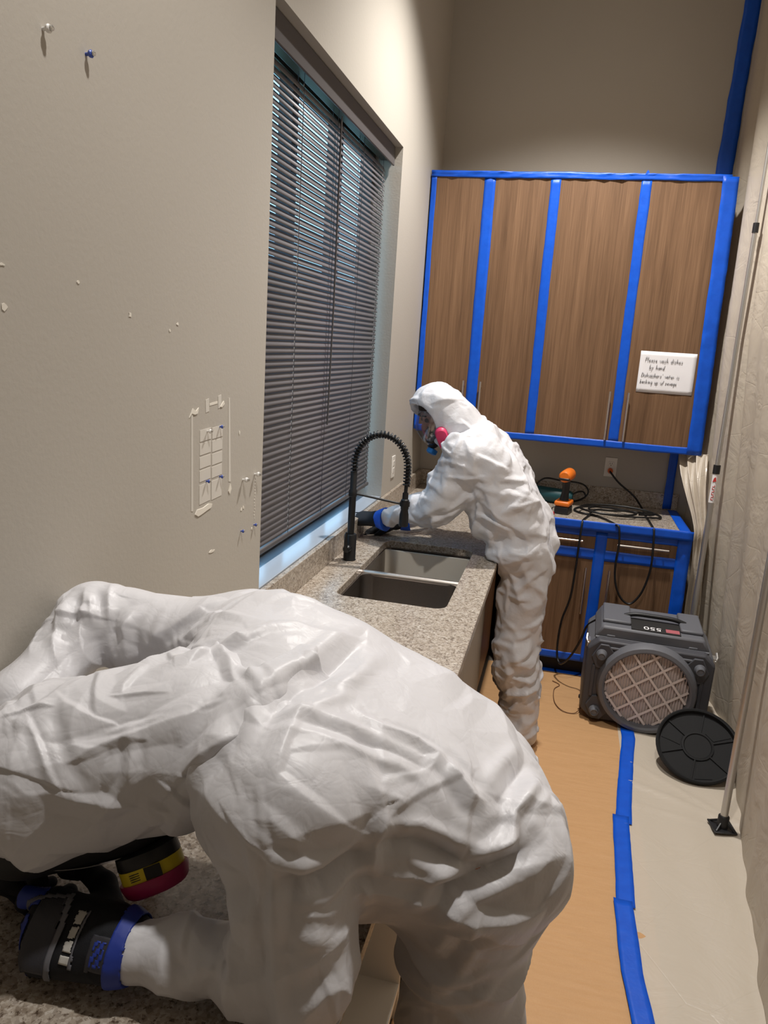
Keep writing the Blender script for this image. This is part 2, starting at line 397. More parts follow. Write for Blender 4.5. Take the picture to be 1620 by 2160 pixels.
for (c, r, h0) in [(c, r, h) for r, h in enumerate((1.36, 1.418, 1.452, 1.486, 1.520)) for c in (0, 1)]:
    y0 = 1.715 + c * 0.068; hh = 0.05 if r == 0 else 0.029
    wall_patch('adhesive_square', 'residue', [(y0, h0), (y0 + 0.06, h0 + 0.002), (y0 + 0.059, h0 + hh + 0.002), (y0 - 0.001, h0 + hh)], 0.0008)
for (y0, z0) in ((1.745, 1.590), (1.815, 1.596)):
    wall_patch('adhesive_square', 'residue', [(y0, z0), (y0 + 0.018, z0 + 0.003), (y0 + 0.016, z0 + 0.035), (y0 - 0.002, z0 + 0.032)], 0.0008)
wall_patch('adhesive_square', 'gypsum', [(1.765, 1.606), (1.81, 1.609), (1.81, 1.615), (1.765, 1.612)], 0.0008)
for i in range(14):
    wall_patch('residue_outline', 'residue', blob(2.072 + random.uniform(-.002, .002), 1.25 + i * 0.0095, .003, .0032, 6, 0.3, 40 + i), 0.0008)
# pins and anchors
def anchor(y, z, blue, label, big=1.0):
    t = thing('wall_anchor', label, 'anchor', (0, y, z), 'anchors left in the wall')
    MB().lathe([(0.0035 * big, 0.0), (0.0035 * big, 0.006 * big), (0.0075 * big, 0.010 * big), (0.0082 * big, 0.014 * big), (0.006 * big, 0.0165 * big)], (0, 0, 0), (1, 0, 0.05), 14).build('collar', 'anchor_blue' if blue else 'clearplastic', t, smooth=True)
    MB().lathe([(0.003 * big, 0.0), (0.003 * big, 0.017 * big), (0.0055 * big, 0.0175 * big), (0.005 * big, 0.0205 * big), (0.002 * big, 0.022 * big)], (0, 0.001, 0.001), (1, 0, 0.05), 12).build('screw', 'screw', t, smooth=True)
anchor(1.165, 2.238, False, 'clear anchor with screw, topmost and leftmost on the left wall', 0.85)
anchor(1.277, 2.240, True, 'blue anchor with screw high on the wall, right of the clear one', 0.8)
anchor(1.981, 1.382, False, 'screw in clear anchor right of the adhesive grid mark', 0.95)
anchor(2.066, 1.385, False, 'screw in clear anchor close to the window edge, right of its twin', 0.95)
anchor(1.976, 1.232, True, 'small blue anchor low on the wall below two screws', 0.6)
anchor(2.070, 1.230, True, 'small blue anchor low at the window edge', 0.6)
anchor(1.754, 1.543, False, 'small anchor at upper left inside the adhesive grid mark', 0.7)
anchor(1.825, 1.548, True, 'small blue anchor at upper right inside the adhesive grid mark', 0.6)
anchor(1.753, 1.415, True, 'small blue anchor at lower left inside the adhesive grid mark', 0.6)
anchor(1.830, 1.415, True, 'small blue anchor at lower right inside the adhesive grid mark', 0.6)

# outlet plates
def outlet(name, label, O, U, N, plug=None):
    """O centre on wall, U across direction, N outward normal."""
    t = thing(name, label, 'outlet', O); U = Vector(U); N = Vector(N); Z = Vector((0, 0, 1))
    def pl(w, h, d0, d1, cz=0, cu=0): 
        m = MB(); m.prism([(-w, -h), (w, -h), (w, h), (-w, h)], lambda a, b: U * (a + cu) + Z * (b + cz) + N * d0, lambda a, b: U * (a + cu) + Z * (b + cz) + N * d1); return m
    pl(0.036, 0.059, 0, 0.006).build('plate', 'white_plastic', t, bevel=0.002, fixn=True)
    for cz in (0.0195, -0.0195):
        r_ = pl(0.0165, 0.0145, 0.0055, 0.0078, cz).build('receptacle', 'white_plastic', t, bevel=0.003, fixn=True)
        for cu in (-0.006, 0.006): pl(0.0012, 0.0045, 0.0075, 0.0081, cz + 0.003, cu).build('slot', 'darkslot', r_, fixn=True)
        pl(0.0022, 0.0022, 0.0075, 0.0081, cz - 0.008).build('slot', 'darkslot', r_, fixn=True)
    return t
outlet('wall_outlet', 'white duplex outlet on the dark wall under the upper cabinets', (1.183, D, 1.133), (1, 0, 0), (0, -1, 0))
outlet('wall_outlet', 'white outlet plate on the left wall beyond the window', (0, 3.969, 1.135), (0, 1, 0), (1, 0, 0))

# ------------------------------------------------------------------ countertop (one continuous L) with sink cut-out
CX, CZ, CT = 0.665, 0.91, 0.032
BY = D - 0.654
SX0, SX1, SY0, SY1 = 0.150, 0.548, 2.455, 3.272
def rrect(x0, x1, y0, y1, r, n=6):
    out = []
    for (cx, cy, a0) in ((x1 - r, y1 - r, 0), (x0 + r, y1 - r, PI / 2), (x0 + r, y0 + r, PI), (x1 - r, y0 + r, 1.5 * PI)):
        for k in range(n + 1): out.append((cx + r * math.cos(a0 + k * PI / 2 / n), cy + r * math.sin(a0 + k * PI / 2 / n)))
    return out
ct = thing('countertop', 'speckled beige quartz countertop running along both walls', 'countertop', (0, 0, 0))
bm = bmesh.new()
outer = [(0.001, -0.9), (CX, -0.9), (CX, BY), (1.594, BY), (1.594, D - 0.001), (0.001, D - 0.001)]
hole = rrect(SX0, SX1, SY0, SY1, 0.045)
for z in (CZ, CZ - CT):
    ev = []
    for loop in (outer, hole):
        vv = [bm.verts.new((x, y, z)) for (x, y) in loop]
        for i in range(len(vv)): ev.append(bm.edges.new((vv[i], vv[(i + 1) % len(vv)])))
    bmesh.ops.triangle_fill(bm, use_beauty=True, use_dissolve=False, edges=ev)
bm.verts.ensure_lookup_table(); no = len(outer); nh = len(hole); tot = no + nh
for base, n in ((0, no), (no, nh)):
    for i in range(n):
        a = bm.verts[base + i]; b = bm.verts[base + (i + 1) % n]; c = bm.verts[tot + base + (i + 1) % n]; d = bm.verts[tot + base + i]
        bm.faces.new((a, b, c, d))
bmesh.ops.recalc_face_normals(bm, faces=bm.faces)
me = bpy.data.meshes.new('slab'); bm.to_mesh(me); bm.free(); me.materials.append(M['quartz'])
o = bpy.data.objects.new('slab', me); COL.objects.link(o); o.parent = ct
md = o.modifiers.new('bevel', 'BEVEL'); md.width = 0.003; md.segments = 2; md.limit_method = 'ANGLE'; md.angle_limit = math.radians(60)
MB().box(0.001, 0.021, -0.9, D - 0.022, CZ, CZ + 0.098).build('backsplash', 'quartz', ct, bevel=0.002)
MB().box(0.001, 1.594, D - 0.021, D - 0.001, CZ, CZ + 0.098).build('backsplash', 'quartz', ct, bevel=0.002)

# sink
sk = thing('sink', 'double bowl undermount stainless steel sink in the countertop', 'sink', (0.349, 2.863, CZ - CT))
def bowl(y0, y1, depth, x0=SX0 - 0.349 + 0.004, x1=SX1 - 0.349 - 0.004):
    m = MB(); loops = []
    for (ins, z, r) in ((-0.018, 0.0, 0.05), (0.0, 0.0, 0.045), (0.002, -0.02, 0.045), (0.006, -depth + 0.03, 0.045), (0.018, -depth + 0.006, 0.05), (0.05, -depth, 0.05)):
        loops.append([(x, y, z) for (x, y) in rrect(x0 + ins, x1 - ins, y0 + ins, y1 - ins, r, 6)])
    n = len(loops[0]); vs = [p for l in loops for p in l]; fs = []
    for i in range(len(loops) - 1):
        for k in range(n): fs.append((i * n + k, i * n + (k + 1) % n, (i + 1) * n + (k + 1) % n, (i + 1) * n + k))
    fs.append(tuple((len(loops) - 1) * n + k for k in range(n)))
    m.add(vs, fs); return m
ym = -0.01
b1 = bowl(SY0 - 2.863 + 0.004, ym - 0.012, 0.19).build('bowl', 'steel', sk, smooth=60)
b2 = bowl(ym + 0.012, SY1 - 2.863 - 0.004, 0.20).build('bowl', 'steel', sk, smooth=60)
MB().tube([(SX0 - 0.349, ym, -0.003), (SX1 - 0.349, ym, -0.003)], 0.014, 12).build('divider', 'nickel', sk, smooth=True)
for b_, yy, zz in ((b1, -0.21, -0.19), (b2, 0.20, -0.20)):
    MB().lathe([(0.045, 0.0), (0.045, 0.003), (0.036, 0.004), (0.034, -0.004), (0.01, -0.006)], (0, yy, zz + 0.001), (0, 0, 1), 24).build('drain', 'nickel', b_, smooth=True)

# faucet
fx, fy = 0.079, 2.893
fa = thing('faucet', 'matte black spring neck kitchen faucet behind the sink', 'faucet', (fx, fy, CZ))
MB().lathe([(0.027, 0), (0.027, 0.003), (0.025, 0.006), (0.025, 0.105), (0.022, 0.11)], n=28).build('base', 'black', fa, smooth=40)
MB().lathe([(0.014, 0.10), (0.0145, 0.265), (0.0175, 0.268), (0.0175, 0.29), (0.0135, 0.295), (0.0135, 0.365), (0.010, 0.37)], n=22).build('column', 'black', fa, smooth=40)
MB().tube([(0.0, -0.022, 0.055), (0.0, -0.05, 0.058), (0.0, -0.058, 0.065), (0, -0.062, 0.13)], 0.007, 10, radii=[0.016, 0.016, 0.006, 0.0045]).build('lever', 'black', fa, smooth=True)
arc = []
for k in range(33):
    a = PI - PI * k / 32; arc.append((0.107 + 0.107 * math.cos(a), 0.015 * k / 32, 0.40 + 0.125 * math.sin(a)))
path = [(0, 0, 0.36)] + arc + [(0.214, 0.018, 0.36), (0.212, 0.02, 0.30)]
hose = catmull(path, 3)
MB().tube(hose, 0.0075, 10).build('hose', 'rubber', fa, smooth=True)
cl = [0.0]
for a, b in zip(hose[:-1], hose[1:]): cl.append(cl[-1] + (b - a).length)
def at_len(s_):
    i = max(0, min(len(cl) - 2, int(np.searchsorted(cl, s_)) - 1)); f = (s_ - cl[i]) / max(cl[i + 1] - cl[i], 1e-9); return hose[i].lerp(hose[i + 1], f), (hose[i + 1] - hose[i]).normalized()
sp = []; turns = 36; N_ = turns * 10; tot_l = cl[-1] - 0.03
for k in range(N_):
    p, tdir = at_len(0.005 + tot_l * k / N_); a = tdir.cross(Vector((0, 1, 0))).normalized(); b = tdir.cross(a); w_ = 2 * PI * turns * k / N_
    sp.append(p + (a * math.cos(w_) + b * math.sin(w_)) * 0.0128)
MB().tube(sp, 0.0034, 6).build('spring', 'black', fa, smooth=True)
MB().lathe([(0.011, 0.30), (0.012, 0.295), (0.012, 0.275), (0.0165, 0.27), (0.0165, 0.235), (0.0145, 0.23), (0.0185, 0.21), (0.0195, 0.165), (0.017, 0.162)], (0.212, 0.02, 0), n=22).build('spray_head', 'black', fa, smooth=40)
MB().tube([(0.012, 0, 0.278), (0.195, 0.018, 0.253)], 0.0045, 10).lathe([(0.0205, -0.008), (0.0205, 0.010)], (0.212, 0.02, 0.253), (0, 0, 1), 20).build('holder_arm', 'black', fa, smooth=40)

# ------------------------------------------------------------------ base cabinets
# open carcass under the near counter
oc = thing('base_cabinet', 'open white base cabinet without doors under the near counter', 'cabinet', (0.02, 0.85, 0))
MB().box(0, 0.59, 0, 0.018, 0.0, CZ - CT - 0.001).build('side_panel', 'melamine', oc)
MB().box(0, 0.59, 0.84, 0.858, 0.0, CZ - CT - 0.001).build('side_panel', 'melamine', oc)
MB().box(0, 0.59, 0.018, 0.84, 0.10, 0.118).build('bottom_panel', 'melamine', oc)
MB().box(0, 0.012, 0.018, 0.84, 0.118, CZ - CT - 0.001).build('back_panel', 'melamine', oc)
MB().box(0.52, 0.535, 0.018, 0.84, 0.0, 0.10).build('toe_kick', 'toe', oc)
m_ = MB().box(0.57, 0.59, 0.018, 0.84, 0.80, CZ - CT - 0.001); m_.build('top_rail', 'greypanel', oc)
for (yy, zz) in ((0.838, 0.42), (0.838, 0.38), (0.838, 0.46)):
    MB().lathe([(0.0035, 0), (0.0035, 0.001)], (0.45, yy + 0.0022, zz), (0, -1, 0), 10).build('pin_hole', 'darkslot', oc)
tag(MB().box(0.585, 0.625, 1.712, 1.79, 0.0, CZ - CT - 0.001).build('appliance_edge', 'darkpanel', bevel=0.003), 'dark upright appliance edge beside the open cabinet', 'panel')
sc_ = thing('base_cabinet', 'light grey sink base cabinet under the stainless sink', 'cabinet', (0.02, 1.80, 0))
MB().box(0, 0.585, 0.0, 0.018, 0, CZ - CT - 0.001).build('side_panel', 'melamine', sc_)
MB().box(0, 0.585, 1.422, 1.44, 0, CZ - CT - 0.001).build('side_panel', 'melamine', sc_)
MB().box(0, 0.585, 0.018, 1.422, 0.10, 0.118).build('bottom_panel', 'melamine', sc_)
MB().box(0.52, 0.535, 0.018, 1.422, 0.0, 0.10).build('toe_kick', 'toe', sc_)
for k in range(2): 
    d_ = MB().box(0.586, 0.605, 0.004 + 0.72 * k, 0.716 + 0.72 * k, 0.115, CZ - CT - 0.012).build('door', 'greypanel', sc_, bevel=0.002)
cc_ = thing('base_cabinet', 'dark wood corner base cabinet behind the standing worker', 'cabinet', (0.02, 3.26, 0))
MB().box(0, 0.56, 0.0, D - 3.262, 0.0, CZ - CT - 0.001).build('body', 'darkpanel', cc_)
MB().box(0.561, 0.58, 0.004, BY - 3.262, 0.115, CZ - CT - 0.012).build('door', 'wood', cc_, bevel=0.002)

def bar_handle(parent, a, b, out, r=0.006):
    """Bar pull from a to b (parent frame), standing off along -y."""
    a = Vector(a); b = Vector(b); d = (b - a).normalized(); off = Vector((0, -out, 0)); m = MB()
    m.tube([a + off, b + off], r, 12)
    for q in (a + d * 0.03, b - d * 0.03): m.tube([q, q + off], r * 0.8, 8)
    return m.build('handle', 'nickel', parent, smooth=40)

# back base cabinet
bx0, bx1 = 0.64, 1.578; FY = BY + 0.028       # face plane
bc = thing('base_cabinet', 'walnut base cabinet with taped drawers on the back wall', 'cabinet', (bx0, FY, 0))
bw = bx1 - bx0; bd = D - FY - 0.003
MB().box(0, bw, 0.02, bd, 0.10, CZ - CT - 0.001).build('body', 'wood', bc)
MB().box(0, bw, 0.075, 0.095, 0, 0.10).build('toe_kick', 'toe', bc)
mid = 1.14 - bx0
for (x0, x1) in ((0.05, mid - 0.003), (mid + 0.003, bw - 0.003)):
    dr = MB().box(x0, x1, 0.0, 0.019, 0.738, 0.868).build('drawer', 'wood', bc, bevel=0.0015)
    cxm = (x0 + x1) / 2
    bar_handle(dr, (cxm - 0.132, 0, 0.806), (cxm + 0.132, 0, 0.806), 0.032)
    dd = MB().box(x0, x1, 0.0, 0.019, 0.112, 0.732).build('door', 'wood', bc, bevel=0.0015)
    hx = x1 - 0.058 if x0 < 0.2 else x0 + 0.062
    bar_handle(dd, (hx, 0, 0.66), (hx, 0, 0.395), 0.032)

# upper cabinets
UY = D - 0.334; UZ0, UZ1 = 1.297, 2.728
seams = [0.006, 0.334, 0.687, 1.155, 1.558]
for (i0, i1, lab) in ((0, 2, 'walnut upper cabinet beside the window wall, narrow doors'), (2, 4, 'walnut upper cabinet with the handwritten note, wide doors')):
    X0 = seams[i0]; uc = thing('upper_cabinet', lab, 'cabinet', (X0, UY, UZ0), 'wall hung upper cabinets')
    wv = seams[i1] - X0
    MB().box(0, wv - 0.001, 0.021, D - UY - 0.002, 0, UZ1 - UZ0).build('body', 'wood', uc)
    for k in (0, 1):
        x0 = seams[i0 + k] - X0 + 0.002; x1 = seams[i0 + k + 1] - X0 - 0.002
        dd = MB().box(x0, x1, 0.0, 0.019, 0.003, UZ1 - UZ0 - 0.003).build('door', 'wood', uc, bevel=0.0015)
        hx = x1 - 0.048 if k == 0 else x0 + 0.048
        bar_handle(dd, (hx, 0, 0.035), (hx, 0, 0.305), 0.030)

# ------------------------------------------------------------------ blue tape
def ribbon(name, label, pts, width, across, nrm, th=0.0005, wav=0.0006, edge=0.0010, seed=0, group='blue masking tape strips', parent=None, ends=None):
    """Tape strip along pts; `across` is the width direction, nrm the face normal."""
    rr = random.Random(seed); A = Vector(across).normalized(); Nn = Vector(nrm).normalized()
    P = [Vector(p) for p in pts]; Q = []
    for a, b in zip(P[:-1], P[1:]):
        n = max(2, int((b - a).length / 0.03))
        for k in range(n): Q.append(a.lerp(b, k / n))
    Q.append(P[-1]); vs = []; fs = []; nc = 5
    o1 = o2 = 0
    for i, p in enumerate(Q):
        o1 += rr.uniform(-edge, edge) - o1 * 0.2; o2 += rr.uniform(-edge, edge) - o2 * 0.2
        for k in range(nc):
            f = k / (nc - 1) - 0.5
            vs.append(p + A * (f * width + (o1 if k == 0 else o2 if k == nc - 1 else 0)) + Nn * (th + abs(rr.gauss(0, wav))))
    for i in range(len(Q) - 1):
        for k in range(nc - 1): fs.append((i * nc + k, i * nc + k + 1, (i + 1) * nc + k + 1, (i + 1) * nc + k))
    o = MB().add(vs, fs).build(name, 'tape', parent, smooth='all', solid=0.0003)
    if parent is None: tag(o, label, 'tape', group)
    return o
yT = UY - 0.0008
def vtape(x, wd, z0, z1, label, y=yT, seed=0): return ribbon('tape_strip', label, [(x, y, z0), (x, y, z1)], wd, (1, 0, 0), (0, -1, 0), seed=seed)
def htape(x0, x1, z, wd, label, y=yT, seed=0, wav=0.0006): return ribbon('tape_strip', label, [(x0, y, z), (x1, y, z)], wd, (0, 0, 1), (0, -1, 0), seed=seed, wav=wav)
vtape(0.334, 0.062, UZ0 + 0.02, UZ1 - 0.02, 'vertical blue tape between first and second upper cabinet doors', seed=1)
vtape(0.687, 0.052, UZ0 + 0.02, UZ1 - 0.02, 'vertical blue tape between second and third upper cabinet doors', seed=2)
vtape(1.155, 0.054, UZ0 + 0.02, UZ1 - 0.02, 'vertical blue tape between third and fourth upper cabinet doors', seed=3)
vtape(0.021, 0.030, UZ0, UZ1 - 0.01, 'thin vertical blue tape at the left edge of the upper cabinets', seed=4)
htape(0.006, 1.57, UZ1 - 0.008, 0.034, 'rumpled blue tape along the top edge of the upper cabinets', y=yT - 0.002, seed=5, wav=0.004)
htape(0.02, 1.60, UZ0 + 0.010, 0.040, 'blue tape along the bottom edge of the upper cabinets', y=yT - 0.002, seed=6)
ribbon('tape_strip', 'wide blue tape sealing upper cabinet right edge to the sheeting', [(1.592, yT - 0.003, UZ0 - 0.008), (1.566, yT - 0.003, UZ1)], 0.080, (1, 0.12, 0), (0, -1, 0), seed=7, wav=0.003)
# tags sticking up
m_ = MB(); m_.prism([(1.142, 0), (1.166, 0), (1.160, 0.016), (1.154, 0.024), (1.148, 0.016)], lambda a, b: (a, yT - 0.0075, UZ1 + 0.002 + b), lambda a, b: (a, yT - 0.0069, UZ1 + 0.002 + b))
tag(m_.build('tape_tab', 'tape', fixn=True), 'small blue tape tab sticking up above the third cabinet seam', 'tape', 'blue masking tape strips')
ribbon('tape_strip', 'wide dark blue tape up the back wall corner above the cabinets', [(1.575, D - 0.002, UZ1 + 0.06), (1.600, D - 0.002, CEIL - 0.02)], 0.085, (1, 0, 0), (0, -1, 0), seed=8, wav=0.002, edge=0.0018)
ribbon('tape_strip', 'blue tape on the wall below the upper cabinets beside gathered plastic', [(1.535, D - 0.0225, CZ + 0.004), (1.535, D - 0.0225, UZ0 - 0.004)], 0.05, (1, 0, 0), (0, -1, 0), seed=9)
ribbon('tape_strip', 'blue tape along the right end of the back countertop', [(1.567, D - 0.03, CZ + 0.0006), (1.567, BY + 0.002, CZ + 0.0006)], 0.055, (1, 0, 0), (0, 0, 1), seed=10)
yE = BY - 0.0008; yC = FY - 0.0008
htape(0.69, 1.60, CZ - 0.012, 0.05, 'blue tape along the front edge of the back countertop', y=yE - 0.002, seed=11)
htape(0.69, 1.578, 0.852, 0.042, 'blue tape over the drawer tops under the back countertop', y=yC, seed=12)
htape(0.69, 1.578, 0.733, 0.058, 'horizontal blue tape between the drawers and the lower doors', y=yC - 0.001, seed=13)
ribbon('tape_strip', 'vertical blue tape between the two lower cabinet doors', [(1.142, yC - 0.002, 0.105), (1.142, yC - 0.002, 0.86)], 0.060, (1, 0, 0), (0, -1, 0), seed=14)
ribbon('tape_strip', 'wide vertical blue tape at the right edge of the lower cabinet', [(1.572, yC - 0.003, 0.09), (1.568, yC - 0.003, 0.885)], 0.068, (1, 0, 0), (0, -1, 0), seed=15, wav=0.003)
htape(0.69, 1.56, 0.125, 0.045, 'blue tape along the bottom of the lower cabinet doors', y=yC, seed=16)
ribbon('tape_strip', 'blue tape at the floor under the lower cabinet', [(0.70, FY + 0.055, 0.004), (1.20, FY + 0.055, 0.004)], 0.05, (0, 1, 0), (0, 0, 1), seed=17)

# ------------------------------------------------------------------ handwritten note
nt = thing('paper_note', 'handwritten white paper note stuck on the rightmost upper cabinet door', 'note', (1.387, UY - 0.0012, 1.722))
MB().grid(lambda u, v: ((u - 0.5) * 0.292, -0.0008 - 0.0022 * math.sin(u * 7 + v * 4) ** 2 * (1 - v), (v - 0.5) * 0.222), 14, 10).build('sheet', 'paper', nt, smooth='all', solid=0.0003)
GL = {   # simple pen strokes, x to the right, y up, x-height 1
 'P': [[(0, 0), (.1, 2)], [(.0, 1.9), (.7, 1.9), (.8, 1.4), (.1, 1.0)]], 'D': [[(.0, 0), (.1, 1.9)], [(-.1, 1.9), (.6, 1.7), (.9, .9), (.5, .1), (-.1, 0)]],
 'l': [[(.2, 2), (.1, .1), (.3, 0)]], 'e': [[(.1, .5), (.6, .6), (.5, 1), (.15, .8), (.1, .2), (.4, 0), (.7, .2)]], 'a': [[(.65, .9), (.2, .9), (.05, .3), (.3, 0), (.6, .5), (.65, .95)], [(.65, .9), (.6, .2), (.8, 0)]],
 's': [[(.6, .9), (.3, 1), (.15, .7), (.55, .4), (.4, 0), (.05, .1)]], 'w': [[(0, 1), (.2, 0), (.45, .8), (.65, 0), (.9, 1)]], 'h': [[(.1, 2), (.05, 0)], [(.05, .5), (.35, 1), (.6, .7), (.6, 0)]],
 'd': [[(.6, .9), (.2, .9), (.05, .3), (.3, 0), (.6, .4)], [(.7, 2), (.62, .1), (.75, 0)]], 'i': [[(.2, 1), (.2, 0)], [(.22, 1.4), (.24, 1.5)]], 'b': [[(.1, 2), (.05, 0)], [(.05, .1), (.5, 0), (.65, .5), (.4, .95), (.06, .6)]],
 'y': [[(.05, 1), (.3, .3)], [(.65, 1), (.3, 0), (.05, -.8)]], 'n': [[(.05, 1), (.05, 0)], [(.05, .5), (.35, 1), (.6, .7), (.6, 0)]], 'r': [[(.05, 1), (.08, 0)], [(.08, .5), (.3, .95), (.55, .85)]],
 't': [[(.25, 1.6), (.2, .1), (.4, 0)], [(0, 1.05), (.55, 1.1)]], 'o': [[(.3, 1), (.05, .5), (.3, 0), (.6, .5), (.3, 1)]], 'c': [[(.6, .85), (.3, 1), (.05, .5), (.3, 0), (.6, .15)]], 'k': [[(.1, 2), (.05, 0)], [(.55, 1), (.1, .5), (.6, 0)]],
 'u': [[(.05, 1), (.1, .1), (.4, 0), (.6, .5)], [(.62, 1), (.62, 0)]], 'p': [[(.1, 1), (.05, -.8)], [(.08, .8), (.5, 1), (.62, .5), (.3, .05), (.06, .3)]], 'g': [[(.6, .9), (.2, .9), (.05, .4), (.3, .1), (.6, .5)], [(.65, 1), (.6, -.6), (.2, -.7)]],
 '/': [[(.0, -.2), (.6, 1.9)]], "'": [[(.2, 1.9), (.15, 1.5)]], '.': [[(.1, 0), (.14, .05)]]}
m_ = MB()
for (txt, x0, z0, s_) in (('Please wash dishes', -0.118, 0.055, 0.0125), ('by hand.', -0.092, 0.016, 0.0125), ("Dishwashers' water is", -0.128, -0.026, 0.0110), ('backing up w/ sewage', -0.132, -0.062, 0.0110)):
    x = x0
    for ch in txt:
        if ch == ' ': x += s_ * 0.9; continue
        for st in GL[ch]:
            pts = [(x + px * s_ + 0.12 * py * s_, -0.0042, z0 + py * s_ - (x - x0) * 0.012 + random.uniform(-.0004, .0004)) for (px, py) in st]
            m_.tube(pts, 0.0008, 5)
        x += s_ * (0.92 if ch not in "li'/." else 0.55)
m_.build('handwriting', 'ink', nt)

# ------------------------------------------------------------------ floor protection
def rip(x, y, s=1.0): return s * (0.004 * math.sin(7 * y + 3 * x) + 0.003 * math.sin(13 * x - 5 * y) + 0.002 * math.sin(23 * y + 11 * x))
tag(MB().grid(lambda u, v: (0.60 + u * 0.74, -1.5 + v * 5.72, 0.002 + 0.6 * abs(rip(0.6 + u * 0.74, v * 5.7, 0.5))), 12, 60).build('floor_paper', 'kraft', smooth='all'), 'brown builder paper covering the walkway floor', 'paper')
ft = [(1.348, 4.10), (1.345, 3.53), (1.300, 3.10), (1.275, 2.81)]
ribbon('tape_strip', 'blue floor tape running from the air scrubber along the paper edge', [(x, y, 0.009) for x, y in ft], 0.062, (1, 0, 0), (0, 0, 1), seed=20, wav=0.0008)
ribbon('tape_strip', 'blue floor tape middle length on the paper edge', [(1.268, 2.86, 0.0102), (1.258, 2.50, 0.0102), (1.252, 2.33, 0.0102)], 0.062, (1, 0, 0), (0, 0, 1), seed=21, wav=0.0006)
ribbon('tape_strip', 'nearest length of blue floor tape, at the bottom of the picture', [(1.244, 2.36, 0.0114), (1.250, 2.05, 0.0114), (1.275, 1.80, 0.0114), (1.31, 1.0, 0.0114), (1.30, 0.2, 0.0114)], 0.064, (1, 0, 0), (0, 0, 1), seed=22, wav=0.0006)

def sheet_x(y, z):
    """Where the hanging sheet stands."""
    pts = [(-1.6, 1.56), (1.4, 1.57), (2.0, 1.605), (2.85, 1.715), (3.4, 1.80), (3.9, 1.84), (4.25, 1.78), (4.5, 1.69), (4.78, 1.66)]
    x = float(np.interp(y, [p[0] for p in pts], [p[1] for p in pts]))
    top = [(-1.6, 1.62), (1.4, 1.64), (2.85, 1.70), (3.9, 1.70), (4.45, 1.655), (4.78, 1.64)]
    xt = float(np.interp(y, [p[0] for p in top], [p[1] for p in top]))
    f = min(1, max(0, z / 1.9)) ** 0.8
    x = x * (1 - f) + xt * f
    fold = 0.012 * math.sin(y * 17 + 1.2 * math.sin(z * 1.3)) + 0.009 * math.sin(y * 31 + 2 * math.sin(z * 0.9 + 1)) + 0.006 * math.sin(y * 9 - z * 2.0)
    return x + fold * (0.35 + 0.65 * min(1, z / 0.6))
pl = thing('plastic_sheeting', 'milky plastic sheeting hung as a containment wall on the right', 'plastic sheet', (1.7, 2.0, 0))
def sheet_fn(u, v):
    y = -1.5 + u * (D - 0.012 + 1.5); z = 0.004 + v * (CEIL - 0.03)
    return (sheet_x(y, z) - 1.7, y - 2.0, z)
MB().grid(sheet_fn, 330, 90).build('hanging_sheet', 'sheet', pl, smooth='all')
def floor_fn(u, v):
    y = -1.5 + v * (D + 1.5 - 0.6); xa = 1.27 + 0.03 * (y > 3); xb = sheet_x(y, 0.0)
    x = xa + (xb - xa) * u
    d1 = (x - 1.30) * 0.42 + (y - 2.62)      # creases pulled towards the pole foot
    c = 0.009 * math.exp(-((y + 0.45 * (x - 1.67) - 2.98) / 0.018) ** 2) + 0.007 * math.exp(-((y + 0.85 * (x - 1.67) - 3.02) / 0.015) ** 2) + 0.006 * math.exp(-((y + 0.2 * (x - 1.67) - 2.90) / 0.012) ** 2)
    c *= min(1, (x - 1.28) / 0.06) if x > 1.28 else 0
    z = 0.0045 + c + 0.004 * max(0, math.sin(9 * x + 2.5 * y)) * u + 0.003 * math.sin(31 * x + 3 * math.sin(2 * y)) * u + 0.05 * max(0, u - 0.94) ** 1.0
    return (x - 1.7, y - 2.0, max(0.003, z))
MB().grid(floor_fn, 50, 320).build('floor_apron', 'sheet', pl, smooth='all')
# gathered plastic at the counter end
def gather_fn(u, v):
    top = Vector((1.545 + 0.125 * u, 4.60 - 0.17 * u, 1.296)); mid_ = Vector((1.625 + 0.055 * u, 4.24 - 0.02 * u, 0.90)); bot = Vector((1.640 + 0.10 * u, 4.22 + 0.02 * u, 0.02))
    if v > 0.35:
        f = (v - 0.35) / 0.65; f2 = f ** 0.7; p = mid_.lerp(top, f2) + Vector((-0.018 * math.sin(f * PI), -0.05 * math.sin(f * PI), 0)); am = 0.012 + 0.018 * f
    else:
        f = v / 0.35; p = bot.lerp(mid_, f); am = 0.012 + 0.008 * math.sin(f * 14)
    n = Vector((-0.6, -0.8, 0))
    return tuple(p + n * am * (math.sin(u * 19 + 1.5 * v) + 0.5 * math.sin(u * 41 - 6 * v)) * (0.8 if v > 0.3 else 0.5))
tag(MB().grid(gather_fn, 60, 60).build('gathered_plastic', 'sheet', smooth='all'), 'bunched cream plastic film gathered at the end of the back countertop', 'plastic sheet')

